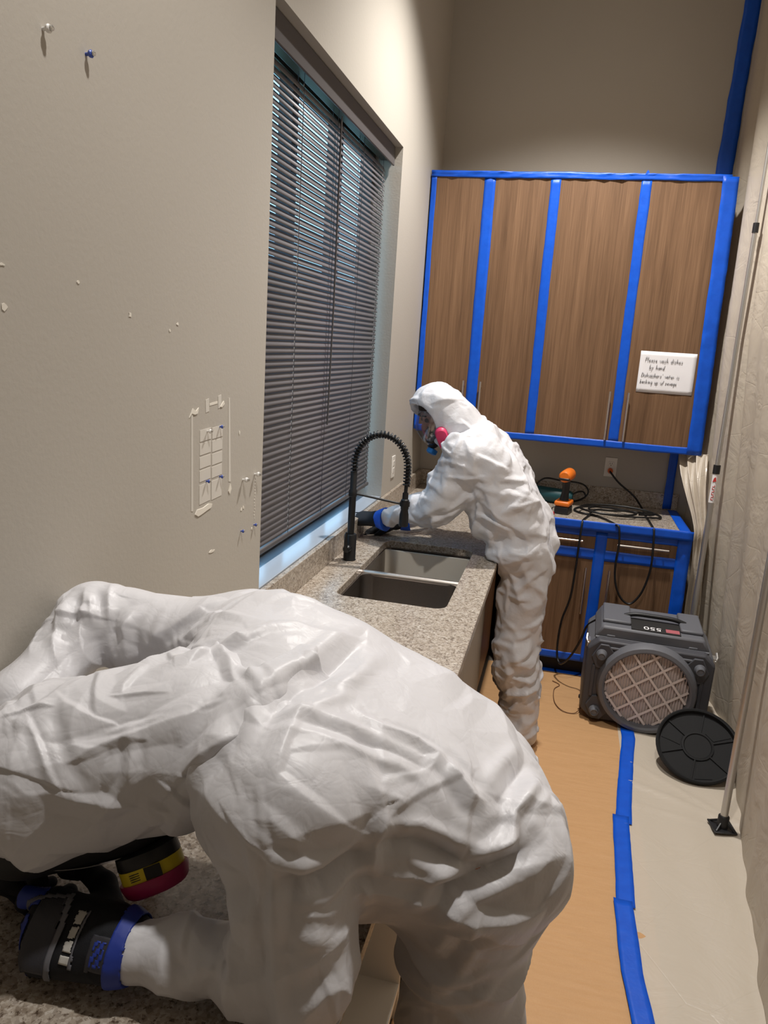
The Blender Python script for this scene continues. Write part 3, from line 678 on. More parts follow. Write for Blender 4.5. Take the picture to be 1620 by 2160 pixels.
# poles
def pole(name, label, base, top, joints, foot):
    t = thing(name, label, 'pole', base); B = Vector(base); T = Vector(top); d = (T - B); Lp = d.length; d.normalize()
    z0 = 0.03
    segs = [z0] + [j for j, _ in joints] + [Lp]; r = 0.0145
    for i, (a, b) in enumerate(zip(segs[:-1], segs[1:])):
        MB().tube([d * a, d * b], r - 0.0035 * i, 16).build('tube', 'alum', t, smooth=True)
    for i, (j, lb) in enumerate(joints):
        MB().tube([d * (j - 0.02), d * (j + 0.025)], r - 0.0035 * i + 0.003, 14).build('clamp', 'plasticblk', t, smooth=True)
        if lb:
            lab = MB().tube([d * (j - 0.17), d * (j - 0.022)], r - 0.0035 * i + 0.0006, 16).build('label_sleeve', 'white_ink', t, smooth=True)
            side = d.cross(Vector((0.55, 0.83, 0))).normalized()   # faces the room
            fr = Vector((-0.25, -0.95, 0)); fr = (fr - d * fr.dot(d)).normalized()
            mk = MB(); rr_ = r - 0.0035 * i + 0.0012; sd = d.cross(fr)
            mk.prism([(-0.009, 0.0), (0.009, 0.004), (0.004, 0.026), (-0.004, 0.02)], lambda a, b: d * (j - 0.062 + b) + sd * a + fr * rr_ * 0.9, lambda a, b: d * (j - 0.062 + b) + sd * a + fr * (rr_ + 0.001))
            for k in range(6):      # run of upright capitals along the sleeve
                zz = j - 0.155 + k * 0.0135
                mk.prism([(-0.006, 0), (0.006, 0), (0.006, 0.0025), (-0.006, 0.0025)], lambda a, b: d * (zz + b) + sd * a + fr * rr_ * 0.95, lambda a, b: d * (zz + b) + sd * a + fr * (rr_ + 0.0008))
                if k % 2 == 0: mk.prism([(-0.006, 0), (-0.003, 0), (-0.003, 0.009), (-0.006, 0.009)], lambda a, b: d * (zz + b) + sd * a + fr * rr_ * 0.95, lambda a, b: d * (zz + b) + sd * a + fr * (rr_ + 0.0008))
                else: mk.prism([(0.003, 0), (0.006, 0), (0.006, 0.009), (0.003, 0.009)], lambda a, b: d * (zz + b) + sd * a + fr * rr_ * 0.95, lambda a, b: d * (zz + b) + sd * a + fr * (rr_ + 0.0008))
            mk.build('print', 'red_ink', lab, fixn=True)
    f_ = MB(); s = 0.044
    f_.prism([(-s, -s), (s, -s), (s, s), (-s, s)], lambda a, b: (a * foot[0] - b * foot[1], a * foot[1] + b * foot[0], 0.0), lambda a, b: (a * foot[0] - b * foot[1], a * foot[1] + b * foot[0], 0.006))
    f_.build('foot_plate', 'plasticblk', t, bevel=0.002, fixn=True)
    m = MB().lathe([(0.021, 0.0), (0.021, 0.05), (0.017, 0.055)], n=18)
    for k in range(4):
        a = k * PI / 2 + math.atan2(foot[1], foot[0]) + PI / 4; m.tube([(0.012 * math.cos(a), 0.012 * math.sin(a), 0.03), (0.05 * math.cos(a), 0.05 * math.sin(a), 0.006)], 0.004, 6)
    m.build('socket', 'plasticblk', t, smooth=40)
    return t
pole('support_pole', 'nearer silver telescopic pole with black square foot on the plastic', (1.655, 2.905, 0.013), (1.66, 2.935, CEIL - 0.02), [(1.35, False), (2.4, False)], (0.985, 0.17))
pole('support_pole', 'farther telescopic pole with white and red label behind the air scrubber', (1.655, 4.11, 0.012), (1.662, 4.155, CEIL - 0.02), [(1.25, True), (2.42, False)], (0.985, 0.17))

# ------------------------------------------------------------------ air scrubber
asb = thing('air_scrubber', 'dark grey portable air scrubber with round pleated filter', 'air scrubber', (1.405, 3.655, 0.012))
asb.rotation_euler = (math.radians(3.5), 0, math.radians(-2.0))
def oct_box(x0, x1, z0, z1, c, y0, y1, ins=0.0):
    P = [(x0 + c, z0), (x1 - c, z0), (x1, z0 + c), (x1, z1 - c), (x1 - c, z1), (x0 + c, z1), (x0, z1 - c), (x0, z0 + c)]
    cx = (x0 + x1) / 2; cz = (z0 + z1) / 2
    m = MB(); m.prism(P, lambda a, b: (cx + (a - cx) * (1 - ins), y0, cz + (b - cz) * (1 - ins)), lambda a, b: (a, y1, b)); return m
oct_box(-0.298, 0.298, 0.0, 0.435, 0.05, 0.0, 0.05, 0.02).build('front_shell', 'greydark', asb, bevel=0.008, fixn=True)
oct_box(-0.298, 0.298, 0.0, 0.435, 0.05, 0.05, 0.36, 0.0).build('body', 'greyplastic', asb, bevel=0.01, fixn=True)
m_ = MB()
m_.prism([(-0.27, 0.425), (0.27, 0.425), (0.235, 0.487), (-0.235, 0.487)], lambda a, b: (a, 0.05, b), lambda a, b: (a, 0.35, b)); m_.build('top_shell', 'greyplastic', asb, bevel=0.012, fixn=True)
for (x0, x1) in ((-0.235, -0.10), (0.13, 0.235)):
    MB().box(x0, x1, 0.10, 0.33, 0.485, 0.505).build('top_pad', 'greyplastic', asb, bevel=0.008)
MB().box(-0.10, 0.13, 0.06, 0.20, 0.486, 0.490).build('label_panel', 'darkslot', asb)
hd = MB(); hd.tube(catmull([(-0.13, 0.20, 0.497), (-0.08, 0.20, 0.512), (0.0, 0.20, 0.514), (0.10, 0.20, 0.512), (0.16, 0.20, 0.497)], 6), 0.011, 10); hd.build('carry_handle', 'plasticblk', asb, smooth=True)
def mesh_text(txt, size, name, mat, parent, mtx, th=0.0006):
    cu = bpy.data.curves.new(name, 'FONT'); cu.body = txt; cu.size = size; cu.extrude = th; cu.align_x = 'CENTER'; cu.align_y = 'CENTER'
    tmp = bpy.data.objects.new('tmp', cu); COL.objects.link(tmp)
    dg = bpy.context.evaluated_depsgraph_get(); dg.update()
    me = bpy.data.meshes.new_from_object(tmp.evaluated_get(dg)); bpy.data.objects.remove(tmp); bpy.data.curves.remove(cu)
    me.name = name; me.materials.clear(); me.materials.append(M[mat]); o = bpy.data.objects.new(name, me); COL.objects.link(o); o.parent = parent; o.matrix_local = mtx; return o
mesh_text('550', 0.05, 'model_number', 'white_ink', asb, Matrix.Translation((0.0, 0.095, 0.4908)) @ Matrix.Rotation(PI, 4, 'Z') @ Matrix.Scale(1.15, 4, (1, 0, 0)))
MB().box(0.062, 0.125, 0.075, 0.115, 0.4895, 0.4906).build('red_label', 'pink_ink', asb)
# front details: ring, filter, corner plates with knobs
rc_ = (0.0, 0.222)
prof = [(0.193, 0.0), (0.197, -0.045), (0.205, -0.052), (0.222, -0.048), (0.230, -0.03), (0.234, 0.0)]
m_ = MB()
n = 48; vs = []; fs = []
for (r, y) in prof:
    for k in range(n): vs.append((rc_[0] + r * math.cos(2 * PI * k / n), y, rc_[1] + r * math.sin(2 * PI * k / n)))
for i in range(len(prof) - 1):
    for k in range(n): fs.append((i * n + k, i * n + (k + 1) % n, (i + 1) * n + (k + 1) % n, (i + 1) * n + k))
m_.add(vs, fs); m_.build('filter_ring', 'greyplastic', asb, smooth=40, fixn=True)
fm = MB(); npl = 30
for k in range(npl):     # pleats, clipped to the circle
    x0 = -0.196 + 0.392 * k / npl; x1 = x0 + 0.392 / npl; xm_ = (x0 + x1) / 2; hh = math.sqrt(max(0.0004, 0.196 ** 2 - xm_ ** 2))
    sl = 0.12
    for (xa, ya, xb, yb) in ((x0, -0.006, xm_, -0.018), (xm_, -0.018, x1, -0.006)):
        fm.add([(xa + sl * 0, ya, rc_[1] - hh), (xb, yb, rc_[1] - hh), (xb, yb, rc_[1] + hh), (xa, ya, rc_[1] + hh)], [(0, 1, 2, 3)])
fm.build('filter_media', 'filter', asb)
fg = MB()
for ang_ in (math.radians(38), math.radians(-52)):
    dx, dz = math.cos(ang_), math.sin(ang_); nx, nz = -dz, dx
    for k in range(-2, 4):
        c = 0.074 * k - 0.03
        if abs(c) > 0.185: continue
        hl = math.sqrt(0.193 ** 2 - c * c)
        fg.prism([(-hl, -0.0055), (hl, -0.0055), (hl, 0.0055), (-hl, 0.0055)], lambda a, b: (dx * a + nx * (b + c), -0.0195, rc_[1] + dz * a + nz * (b + c)), lambda a, b: (dx * a + nx * (b + c), -0.0215 - 0.0006 * (ang_ > 0), rc_[1] + dz * a + nz * (b + c)))
fg.build('filter_grid', 'filtergrid', asb, fixn=True)
for (kx, kz) in ((-0.225, 0.365), (0.225, 0.365), (-0.225, 0.06), (0.225, 0.06)):
    sx = 1 if kx > 0 else -1; sz = 1 if kz > 0.2 else -1
    cp = MB(); P = [(kx + sx * 0.045, kz - sz * 0.02), (kx + sx * 0.01, kz + sz * 0.05), (kx - sx * 0.03, kz + sz * 0.05), (kx - sx * 0.085, kz - sz * 0.02), (kx - sx * 0.05, kz - sz * 0.085), (kx + sx * 0.02, kz - sz * 0.075)]
    cpo = cp.prism(P, lambda a, b: (a, 0.002, b), lambda a, b: (a, -0.012, b)).build('corner_plate', 'greydark', asb, bevel=0.004, fixn=True)
    MB().lathe([(0.026, 0.0), (0.026, 0.008), (0.021, 0.012), (0.020, 0.03), (0.016, 0.033), (0.014, 0.027)], (kx, -0.012, kz), (0, -1, 0), 22).build('knob', 'greyplastic', cpo, smooth=40)
for sx in (-1, 1):
    m_ = MB().tube([(sx * 0.292, 0.03, 0.395), (sx * 0.302, 0.045, 0.41), (sx * 0.30, 0.07, 0.425)], 0.006, 8).box(min(sx * 0.283, sx * 0.297), max(sx * 0.283, sx * 0.297), 0.03, 0.075, 0.375, 0.41)
    m_.build('latch', 'alum', asb, smooth=40)
    MB().box(min(sx * 0.07, sx * 0.19) if 0 else sx * 0.19 - 0.02, sx * 0.19 + 0.02, 0.046, 0.056, 0.418, 0.445).build('hinge_tab', 'greyplastic', asb, bevel=0.003)
MB().tube([(-0.262, 0.047, 0.428), (0.262, 0.047, 0.428)], 0.006, 8).build('lid_seam', 'greyplastic', asb, smooth=True)
MB().tube([(-0.19, -0.002, 0.398), (0.19, -0.002, 0.398)], 0.007, 8).build('face_rib', 'greyplastic', asb, smooth=True)
for (x0, x1) in ((-0.262, -0.245), (0.235, 0.252)):
    MB().box(x0, x1, -0.008, 0.004, 0.13, 0.30).build('side_rib', 'greydark', asb, bevel=0.003)
for yy in (0.06, 0.30):
    for sx in (-0.2, 0.2): MB().lathe([(0.022, -0.012), (0.022, 0.001)], (sx, yy, 0.0), (0, 0, 1), 14).build('foot', 'rubber', asb)
for zz, yy in ((0.375, 0.12), (0.06, 0.10)): MB().lathe([(0.012, 0), (0.012, 0.014), (0.008, 0.02)], (-0.284, yy, zz), (-1, 0, 0), 12).build('side_knob', 'plasticblk', asb, smooth=True)

# round cover leaning on the scrubber
cv = thing('filter_cover', 'round black plastic filter cover leaning on the floor by the sheeting', 'cover', (1.600, 3.335, 0.118))
e = Vector((0.03, 0.80, 0.60)).normalized(); hx_ = Vector((0.965, 0.10, 0.14)); hx_ = (hx_ - e * hx_.dot(e)).normalized(); nn = hx_.cross(e); 
if nn.z < 0: nn = -nn
cvm = Matrix((( hx_.x, e.x, nn.x), (hx_.y, e.y, nn.y), (hx_.z, e.z, nn.z))).to_4x4()
cv.matrix_world = Matrix.Translation((1.616, 3.350, 0.113)) @ cvm
RC = 0.178
MB().lathe([(0.02, -0.006), (RC - 0.012, -0.006), (RC, 0.002), (RC, 0.022), (RC - 0.006, 0.025), (RC - 0.013, 0.022), (RC - 0.018, 0.004), (0.02, 0.003)], n=48).build('dish', 'coverblk', cv, smooth=40)
MB().lathe([(0.068, 0.003), (0.068, 0.010), (0.060, 0.011), (0.056, 0.0065), (0.01, 0.006)], n=36).build('hub', 'coverblk', cv, smooth=40)
for k in range(6):
    a = math.radians(20 + 60 * k); m_ = MB(); dx, dy = math.cos(a), math.sin(a)
    m_.prism([(0.066, -0.003), (RC - 0.016, -0.003), (RC - 0.016, 0.003), (0.066, 0.003)], lambda p, q: (dx * p - dy * q, dy * p + dx * q, 0.002), lambda p, q: (dx * p - dy * q, dy * p + dx * q, 0.0095))
    m_.build('rib', 'coverblk', cv, fixn=True)
    if k % 2 == 0:
        a2 = a + math.radians(4); pts = [(r * math.cos(a2 + t), r * math.sin(a2 + t)) for r, t in ((0.075, 0.06), (0.155, 0.02), (0.155, 0.50), (0.115, 0.55), (0.075, 0.7))]
        MB().prism(pts, lambda p, q: (p, q, 0.002), lambda p, q: (p, q, 0.0062)).build('raised_panel', 'coverblk', cv, fixn=True)

# ------------------------------------------------------------------ cords and tools
def cord(name, label, pts, r=0.0058, mat='cordblk', n=8):
    return tag(MB().tube(catmull(pts, 8), r, n).build(name, mat, smooth=True), label, 'cord')
zc = CZ + 0.0065
ec = cord('extension_cord', 'black extension cord plugged in and coiled on the back countertop',
     [(1.183, D - 0.03, 1.112), (1.186, D - 0.055, 1.105), (1.24, D - 0.07, 1.05), (1.33, D - 0.085, 0.985), (1.375, 4.62, 0.935), (1.387, 4.50, zc), (1.395, 4.30, zc), (1.398, 4.15, zc), (1.400, 4.118, CZ - 0.004), (1.407, 4.106, 0.80), (1.408, 4.106, 0.70), (1.390, 4.106, 0.60), (1.364, 4.106, 0.536), (1.326, 4.106, 0.497), (1.28, 4.106, 0.522), (1.243, 4.106, 0.595), (1.228, 4.106, 0.70), (1.232, 4.106, 0.82), (1.222, 4.112, CZ - 0.006), (1.205, 4.135, zc), (1.16, 4.24, zc), (1.10, 4.32, zc), (1.02, 4.36, zc), (0.99, 4.44, zc), (1.05, 4.56, zc), (1.18, 4.60, zc), (1.32, 4.54, zc), (1.44, 4.56, zc), (1.47, 4.46, zc), (1.40, 4.38, zc + 0.009), (1.24, 4.34, zc + 0.008), (1.12, 4.36, zc + 0.009), (1.07, 4.46, zc + 0.009), (1.13, 4.55, zc + 0.009), (1.24, 4.50, zc + 0.016), (1.33, 4.42, zc + 0.016), (1.26, 4.33, zc + 0.017), (1.12, 4.30, zc + 0.02), (1.02, 4.40, zc + 0.02), (1.08, 4.52, zc + 0.022), (1.24, 4.56, zc + 0.024), (1.38, 4.52, zc + 0.022), (1.43, 4.44, zc + 0.018), (1.34, 4.36, zc + 0.024)])
MB().lathe([(0.015, 0.0), (0.016, 0.02), (0.012, 0.03), (0.006, 0.04)], (1.183, D - 0.0075, 1.1135), (0, -1, -0.1), 14).build('plug', 'plug_orange', ec, smooth=True)
cord('hanging_cable', 'black power cord hanging over the back counter down to the air scrubber',
     [(1.29, 4.45, zc + 0.022), (1.20, 4.40, zc + 0.022), (1.10, 4.36, zc + 0.024), (1.06, 4.27, zc), (1.035, 4.16, zc), (1.030, 4.118, CZ - 0.006), (1.027, 4.106, 0.80), (1.025, 4.106, 0.66), (1.016, 4.106, 0.49), (0.985, 4.106, 0.35), (0.978, 4.106, 0.21), (0.988, 4.09, 0.13), (1.01, 4.05, 0.12), (1.05, 4.00, 0.19), (1.09, 3.97, 0.30), (1.112, 3.93, 0.40), (1.155, 3.90, 0.455)])
cord('thin_wire', 'thin brown wire loop lying on the builder paper by the air scrubber', [(0.974, 4.06, 0.008), (1.013, 4.02, 0.007), (0.985, 3.95, 0.007), (0.99, 3.80, 0.008), (1.03, 3.71, 0.008), (1.09, 3.70, 0.008), (1.125, 3.74, 0.03)], 0.0022, plain('brown_wire', srgb(110, 76, 50), 0.5), 6)
cord('tool_cord', 'black cord coiled over the teal tool at the back wall', [(0.74, 4.62, 0.99), (0.80, 4.62, 1.05), (0.90, 4.66, 1.04), (1.02, 4.68, 1.03), (1.065, 4.68, 0.99), (1.04, 4.66, 0.945), (0.97, 4.62, 0.925), (0.98, 4.64, 0.97), (1.03, 4.67, 0.985), (1.05, 4.67, 0.955), (1.0, 4.64, 0.93), (0.95, 4.62, 0.93)], 0.005)

# cordless drill standing on its battery, seen from behind
dl = thing('cordless_drill', 'orange and black cordless drill standing on its battery', 'drill', (0.925, 4.33, CZ))
dl.rotation_euler = (0, 0, math.radians(-12))
MB().box(-0.040, 0.040, -0.055, 0.055, 0.0, 0.045).build('battery', 'plasticblk', dl, bevel=0.008)
MB().box(-0.043, 0.043, -0.06, 0.062, 0.046, 0.075).build('foot', 'orange', dl, bevel=0.01)
m_ = MB().tube([(0, -0.005, 0.07), (0.002, 0.0, 0.12), (0.004, -0.01, 0.175), (0.004, -0.012, 0.195)], 0.02, 14, radii=[0.026, 0.020, 0.021, 0.026]); m_.build('grip', 'plasticblk', dl, smooth=True)
MB().tube([(0.004, -0.085, 0.218), (0.004, -0.075, 0.218), (0.004, -0.02, 0.218), (0.004, 0.05, 0.218), (0.004, 0.065, 0.218)], 0.034, 18, radii=[0.024, 0.033, 0.035, 0.035, 0.028]).build('motor_housing', 'orange', dl, smooth=40)
MB().box(-0.026, 0.034, -0.088, -0.05, 0.196, 0.212).build('rear_band', 'plasticblk', dl, bevel=0.006)
MB().tube([(0.004, 0.06, 0.218), (0.004, 0.09, 0.218), (0.004, 0.125, 0.218)], 0.02, 16, radii=[0.024, 0.022, 0.013]).build('chuck', 'plasticblk', dl, smooth=40)
MB().box(-0.004, 0.012, 0.012, 0.028, 0.15, 0.178).build('trigger', 'red', dl, bevel=0.003)
rb = thing('cable_clip', 'small red clip lying beside the drill battery', 'clip', (0.862, 4.19, CZ))
MB().lathe([(0.004, 0.0), (0.014, 0.004), (0.019, 0.016), (0.015, 0.028), (0.005, 0.033)], n=18).build('ball', 'red', rb, smooth=True)
MB().tube(catmull([(0.0, 0, 0.03), (0.003, 0.004, 0.05), (0.02, 0.01, 0.055), (0.026, 0.012, 0.035)], 5), 0.003, 8).build('hook', 'plasticblk', rb, smooth=True)
tt = thing('power_tool', 'dark teal power tool lying against the back splash', 'power tool', (0.86, 4.60, CZ))
MB().tube([(-0.16, 0.03, 0.048), (-0.13, 0.03, 0.048), (0.02, 0.0, 0.046), (0.10, -0.01, 0.044), (0.115, -0.012, 0.044)], 0.045, 16, radii=[0.03, 0.046, 0.045, 0.04, 0.03]).build('body', 'teal', tt, smooth=40)
MB().tube([(-0.15, 0.03, 0.055), (-0.22, 0.045, 0.058)], 0.033, 14).build('head', 'plasticblk', tt, smooth=40)
tag(MB().tube([(0.78, 4.34, CZ + 0.006), (0.835, 4.36, CZ + 0.006)], 0.006, 8, radii=[0.006, 0.004]).build('screwdriver_bit', 'plasticblk', smooth=True), 'small black bit lying left of the drill', 'tool bit')

# ================== people
# Bodies are grown from tapered limbs (a signed distance field meshed in one piece), then creased like the thin suit fabric.
def smin(a, b, k):
    h = np.clip(.5 + .5 * (b - a) / k, 0, 1)
    return b + (a - b) * h - k * h * (1 - h)
def grid_sdf(prims, lo, hi, h, cuts=()):
    lo = np.array(lo, float); n = np.ceil((np.array(hi) - lo) / h).astype(int) + 1
    ax = [(lo[i] + h * np.arange(n[i])).astype(np.float32) for i in range(3)]
    V = np.full(n, 1.0, np.float32)
    for sub, (a, b, ra, rb, k) in [(0, p) for p in prims] + [(1, p) for p in cuts]:
        R = max(ra, rb) + k + 3 * h; sl = []
        for q in range(3):
            l = max(0, int((min(a[q], b[q]) - R - lo[q]) / h)); r = min(n[q], int((max(a[q], b[q]) + R - lo[q]) / h) + 2); sl.append(slice(l, r))
        if any(q.stop <= q.start for q in sl): continue
        X = (ax[0][sl[0]] - a[0])[:, None, None]; Y = (ax[1][sl[1]] - a[1])[None, :, None]; Z = (ax[2][sl[2]] - a[2])[None, None, :]
        ba = [b[q] - a[q] for q in range(3)]; L = max(sum(q * q for q in ba), 1e-9)
        t = np.clip((X * ba[0] + Y * ba[1] + Z * ba[2]) / np.float32(L), 0, 1)
        d = np.sqrt((X - t * ba[0]) ** 2 + (Y - t * ba[1]) ** 2 + (Z - t * ba[2]) ** 2) - (ra + (rb - ra) * t)
        s = tuple(sl)
        V[s] = smin(V[s], d, k) if not sub else -smin(-V[s], d, k)
    return V, lo, h
def surface_nets(V, lo, h):
    n = np.array(V.shape); S = V < 0; c = [slice(None, -1), slice(1, None)]
    cnt = np.zeros(n - 1, np.int8); acc = np.zeros(tuple(n - 1) + (3,), np.float32)
    for axis in range(3):
        o = [k for k in range(3) if k != axis]
        for i in (0, 1):
            for j in (0, 1):
                s0 = [None] * 3; s0[axis] = c[0]; s0[o[0]] = c[i]; s0[o[1]] = c[j]; s1 = list(s0); s1[axis] = c[1]
                a = V[tuple(s0)]; b = V[tuple(s1)]; m = (a < 0) != (b < 0)
                w = np.nonzero(m); am = a[w]; t = am / (am - b[w] + 1e-12)
                acc[w + (axis,)] += t; acc[w + (o[0],)] += i; acc[w + (o[1],)] += j; cnt[w] += 1
    w = np.nonzero(cnt); idx = -np.ones(n - 1, np.int64); idx[w] = np.arange(len(w[0]))
    verts = (np.stack(w, 1) + acc[w] / cnt[w][:, None]) * h + lo; faces = []
    for axis in range(3):
        o = [(axis + 1) % 3, (axis + 2) % 3]
        s0 = [slice(1, -1)] * 3; s1 = [slice(1, -1)] * 3; s0[axis] = slice(0, -1); s1[axis] = slice(1, None)
        a = S[tuple(s0)]; b = S[tuple(s1)]; q_ = np.argwhere(a != b)
        if not len(q_): continue
        w1 = q_.copy(); w1[:, o[0]] += 1; w1[:, o[1]] += 1
        def cell(d0, d1):
            q = w1.copy(); q[:, o[0]] -= d0; q[:, o[1]] -= d1; return idx[q[:, 0], q[:, 1], q[:, 2]]
        f = np.stack([cell(1, 1), cell(0, 1), cell(0, 0), cell(1, 0)], 1); ins = a[tuple(q_.T)]
        f[~ins] = f[~ins][:, ::-1]; faces.append(f)
    return verts.astype(np.float64), np.concatenate(faces)
def vnormals(v, f):
    n = np.zeros_like(v); e = np.cross(v[f[:, 2]] - v[f[:, 0]], v[f[:, 3]] - v[f[:, 1]])
    for i in range(4):
        for q in range(3): n[:, q] += np.bincount(f[:, i], e[:, q], len(v))
    return n / np.maximum(np.linalg.norm(n, axis=1), 1e-9)[:, None]
def relax(v, f, it=2, lam=0.5):
    for _ in range(it):
        s = np.zeros_like(v); c = np.zeros(len(v))
        for i in range(4):
            a = f[:, i]
            for b in (f[:, (i + 1) % 4], f[:, (i + 3) % 4]):
                for q in range(3): s[:, q] += np.bincount(a, v[b, q], len(v))
                c += np.bincount(a, minlength=len(v))
        v = v + lam * (s / c[:, None] - v)
    return v
def hash3(i, seed):
    x = (i[..., 0] * 374761393 + i[..., 1] * 668265263 + i[..., 2] * 2147483647 + seed * 1274126177) & 0xffffffff
    x = ((x ^ (x >> 13)) * 1274126177) & 0xffffffff; x = x ^ (x >> 16); return (x & 0xffff) / 32767.5 - 1.0
def vnoise(P, seed=0):
    i = np.floor(P).astype(np.int64); f = P - i; f = f * f * (3 - 2 * f); out = 0
    for dx in (0, 1):
        for dy in (0, 1):
            for dz in (0, 1):
                w = (f[:, 0] if dx else 1 - f[:, 0]) * (f[:, 1] if dy else 1 - f[:, 1]) * (f[:, 2] if dz else 1 - f[:, 2])
                out = out + w * hash3(i + np.array([dx, dy, dz]), seed)
    return out
def facets(v, spacing, seed, warp=0.35):
    """Creased-fabric height: dished cells meeting in sharp ridges."""
    rr = np.random.RandomState(seed); n = max(8, int(len(v) * 0.9 * (GRID / spacing) ** 2))
    W = v + warp * spacing * np.stack([vnoise(v / (spacing * 1.3), seed + q) for q in range(3)], 1)
    sd = W[rr.choice(len(v), n, replace=False)]
    kd = KDTree(n)
    for i, p in enumerate(sd): kd.insert(p, i)
    kd.balance()
    d = np.array([kd.find(p)[2] for p in W]) / spacing
    return np.minimum(d, 1.2) ** 2 - 0.25
def crease(v, pts, amp, width):
    P = np.array(pts); lo = P.min(0) - 3 * width; hi = P.max(0) + 3 * width
    m = np.all((v > lo) & (v < hi), axis=1); q = v[m]; best = np.full(len(q), 9.0); along = np.zeros(len(q))
    tl = 0; L = np.linalg.norm(np.diff(P, axis=0), axis=1)
    for a, b, l in zip(P[:-1], P[1:], L):
        ab = b - a; t = np.clip(((q - a) @ ab) / max(ab @ ab, 1e-9), 0, 1); d = np.linalg.norm(q - a - t[:, None] * ab, axis=1)
        k = d < best; best[k] = d[k]; along[k] = (tl + t[k] * l) / L.sum(); tl += l
    h = np.zeros(len(v)); x = best / width
    prof = np.where(x < 1, (1 - x) ** 1.5, 0) - 0.35 * np.exp(-((x - 1.25) / 0.45) ** 2)
    h[m] = amp * prof * np.clip(np.sin(np.clip(along, 0.0, 1) * PI * 0.9 + 0.16), 0.15, 1); return h
def tension_folds(v, n, num, seed, amp=(.003, .009), wid=(.02, .05), ln=(.05, .14), calm=None):
    """Roof-shaped creases: flat flanks meeting in sharp ridges, one flank steeper, the higher crease winning."""
    rr = np.random.RandomState(seed); h = np.zeros(len(v))
    for i in rr.choice(len(v), num, replace=False):
        p = v[i]; nn = n[i]; d = rr.normal(size=3); d -= nn * (d @ nn); d /= np.linalg.norm(d); s = np.cross(nn, d)
        L = rr.uniform(*ln); w1 = rr.uniform(*wid); w2 = w1 * rr.uniform(.25, .6); A = rr.uniform(*amp)
        m = np.nonzero(np.all(np.abs(v - p) < max(L, w1), axis=1) & (n @ nn > 0.3))[0]; q = v[m] - p
        t = (q @ d) / L; x = q @ s + .12 * w1 * np.sin(t * 3 + i); k = 1 - np.clip(np.abs(t), 0, 1)
        k = np.minimum(1, k * 1.6)
        prof = np.where(x > 0, np.clip(1 - x / w1, 0, 1), np.clip(1 + x / w2, 0, 1))
        h[m] = np.maximum(h[m], A * np.minimum(prof * 1.15, 1.15 * k) * np.clip(2.2 * (n[m] @ nn) - .66, 0, 1))
    if calm:      # stretched fabric stays smoother around this point
        h = h * (calm[2] + (1 - calm[2]) * np.clip(np.linalg.norm(v - np.array(calm[0]), axis=1) / calm[1] - .35, 0, 1))
    return h - h.mean()
def subdivide(v, f):
    """One level of quad subdivision with a light smoothing, so creases stay crisp."""
    nv = len(v); e = np.concatenate([np.stack([f[:, i], f[:, (i + 1) % 4]], 1) for i in range(4)]); e.sort(axis=1)
    ue, inv = np.unique(e[:, 0] * nv + e[:, 1], return_inverse=True); a = ue // nv; b = ue % nv
    em = (v[a] + v[b]) / 2; fc = v[f].mean(1); ne = len(ue); nf = len(f); inv = inv.reshape(4, nf)
    V = np.concatenate([v, em, fc]); fi = nv + ne + np.arange(nf)
    F = np.concatenate([np.stack([f[:, i], nv + inv[i], fi, nv + inv[(i + 3) % 4]], 1) for i in range(4)])
    return relax(V, F, 1, 0.5), F
def rings(v, a, b, rad, freq, amp, seed):
    """Gathered folds running round a limb from a to b."""
    a = np.array(a); b = np.array(b); ab = b - a; L = np.linalg.norm(ab); d = ab / L; t = (v - a) @ d; rdist = np.linalg.norm(v - a - t[:, None] * d, axis=1)
    w = np.clip((rad - rdist) / 0.02, 0, 1) * np.clip((t + 0.03) / 0.05, 0, 1) * np.clip((L + 0.03 - t) / 0.05, 0, 1)
    q = v * 7; u = vnoise(np.stack([q[:, 0], q[:, 1], q[:, 2]], 1), seed) * 0.9 + vnoise(q * 2.3, seed + 3) * 0.35
    ph = (t * freq + u) % 1.0; tri = 1 - np.abs(2 * ph - 1)
    return amp * w * (tri ** 1.6 - 0.4) * (0.6 + 0.5 * vnoise(v * 11, seed + 9))
def to_mesh(name, v, f, mat, parent, sub=0):
    me = bpy.data.meshes.new(name); me.from_pydata(v.tolist(), [], f.tolist()); me.materials.append(M[mat] if isinstance(mat, str) else mat)
    me.polygons.foreach_set('use_smooth', np.ones(len(f), bool)); me.update()
    o = bpy.data.objects.new(name, me); COL.objects.link(o); o.parent = parent
    if sub:
        md = o.modifiers.new('smooth', 'SUBSURF'); md.levels = sub; md.render_levels = sub
    return o
GRID = 0.006
def P_(L):      # capsule list helper
    def c(a, b, ra, rb=None, k=.05): L.append((a, b, ra, ra if rb is None else rb, k))
    return c
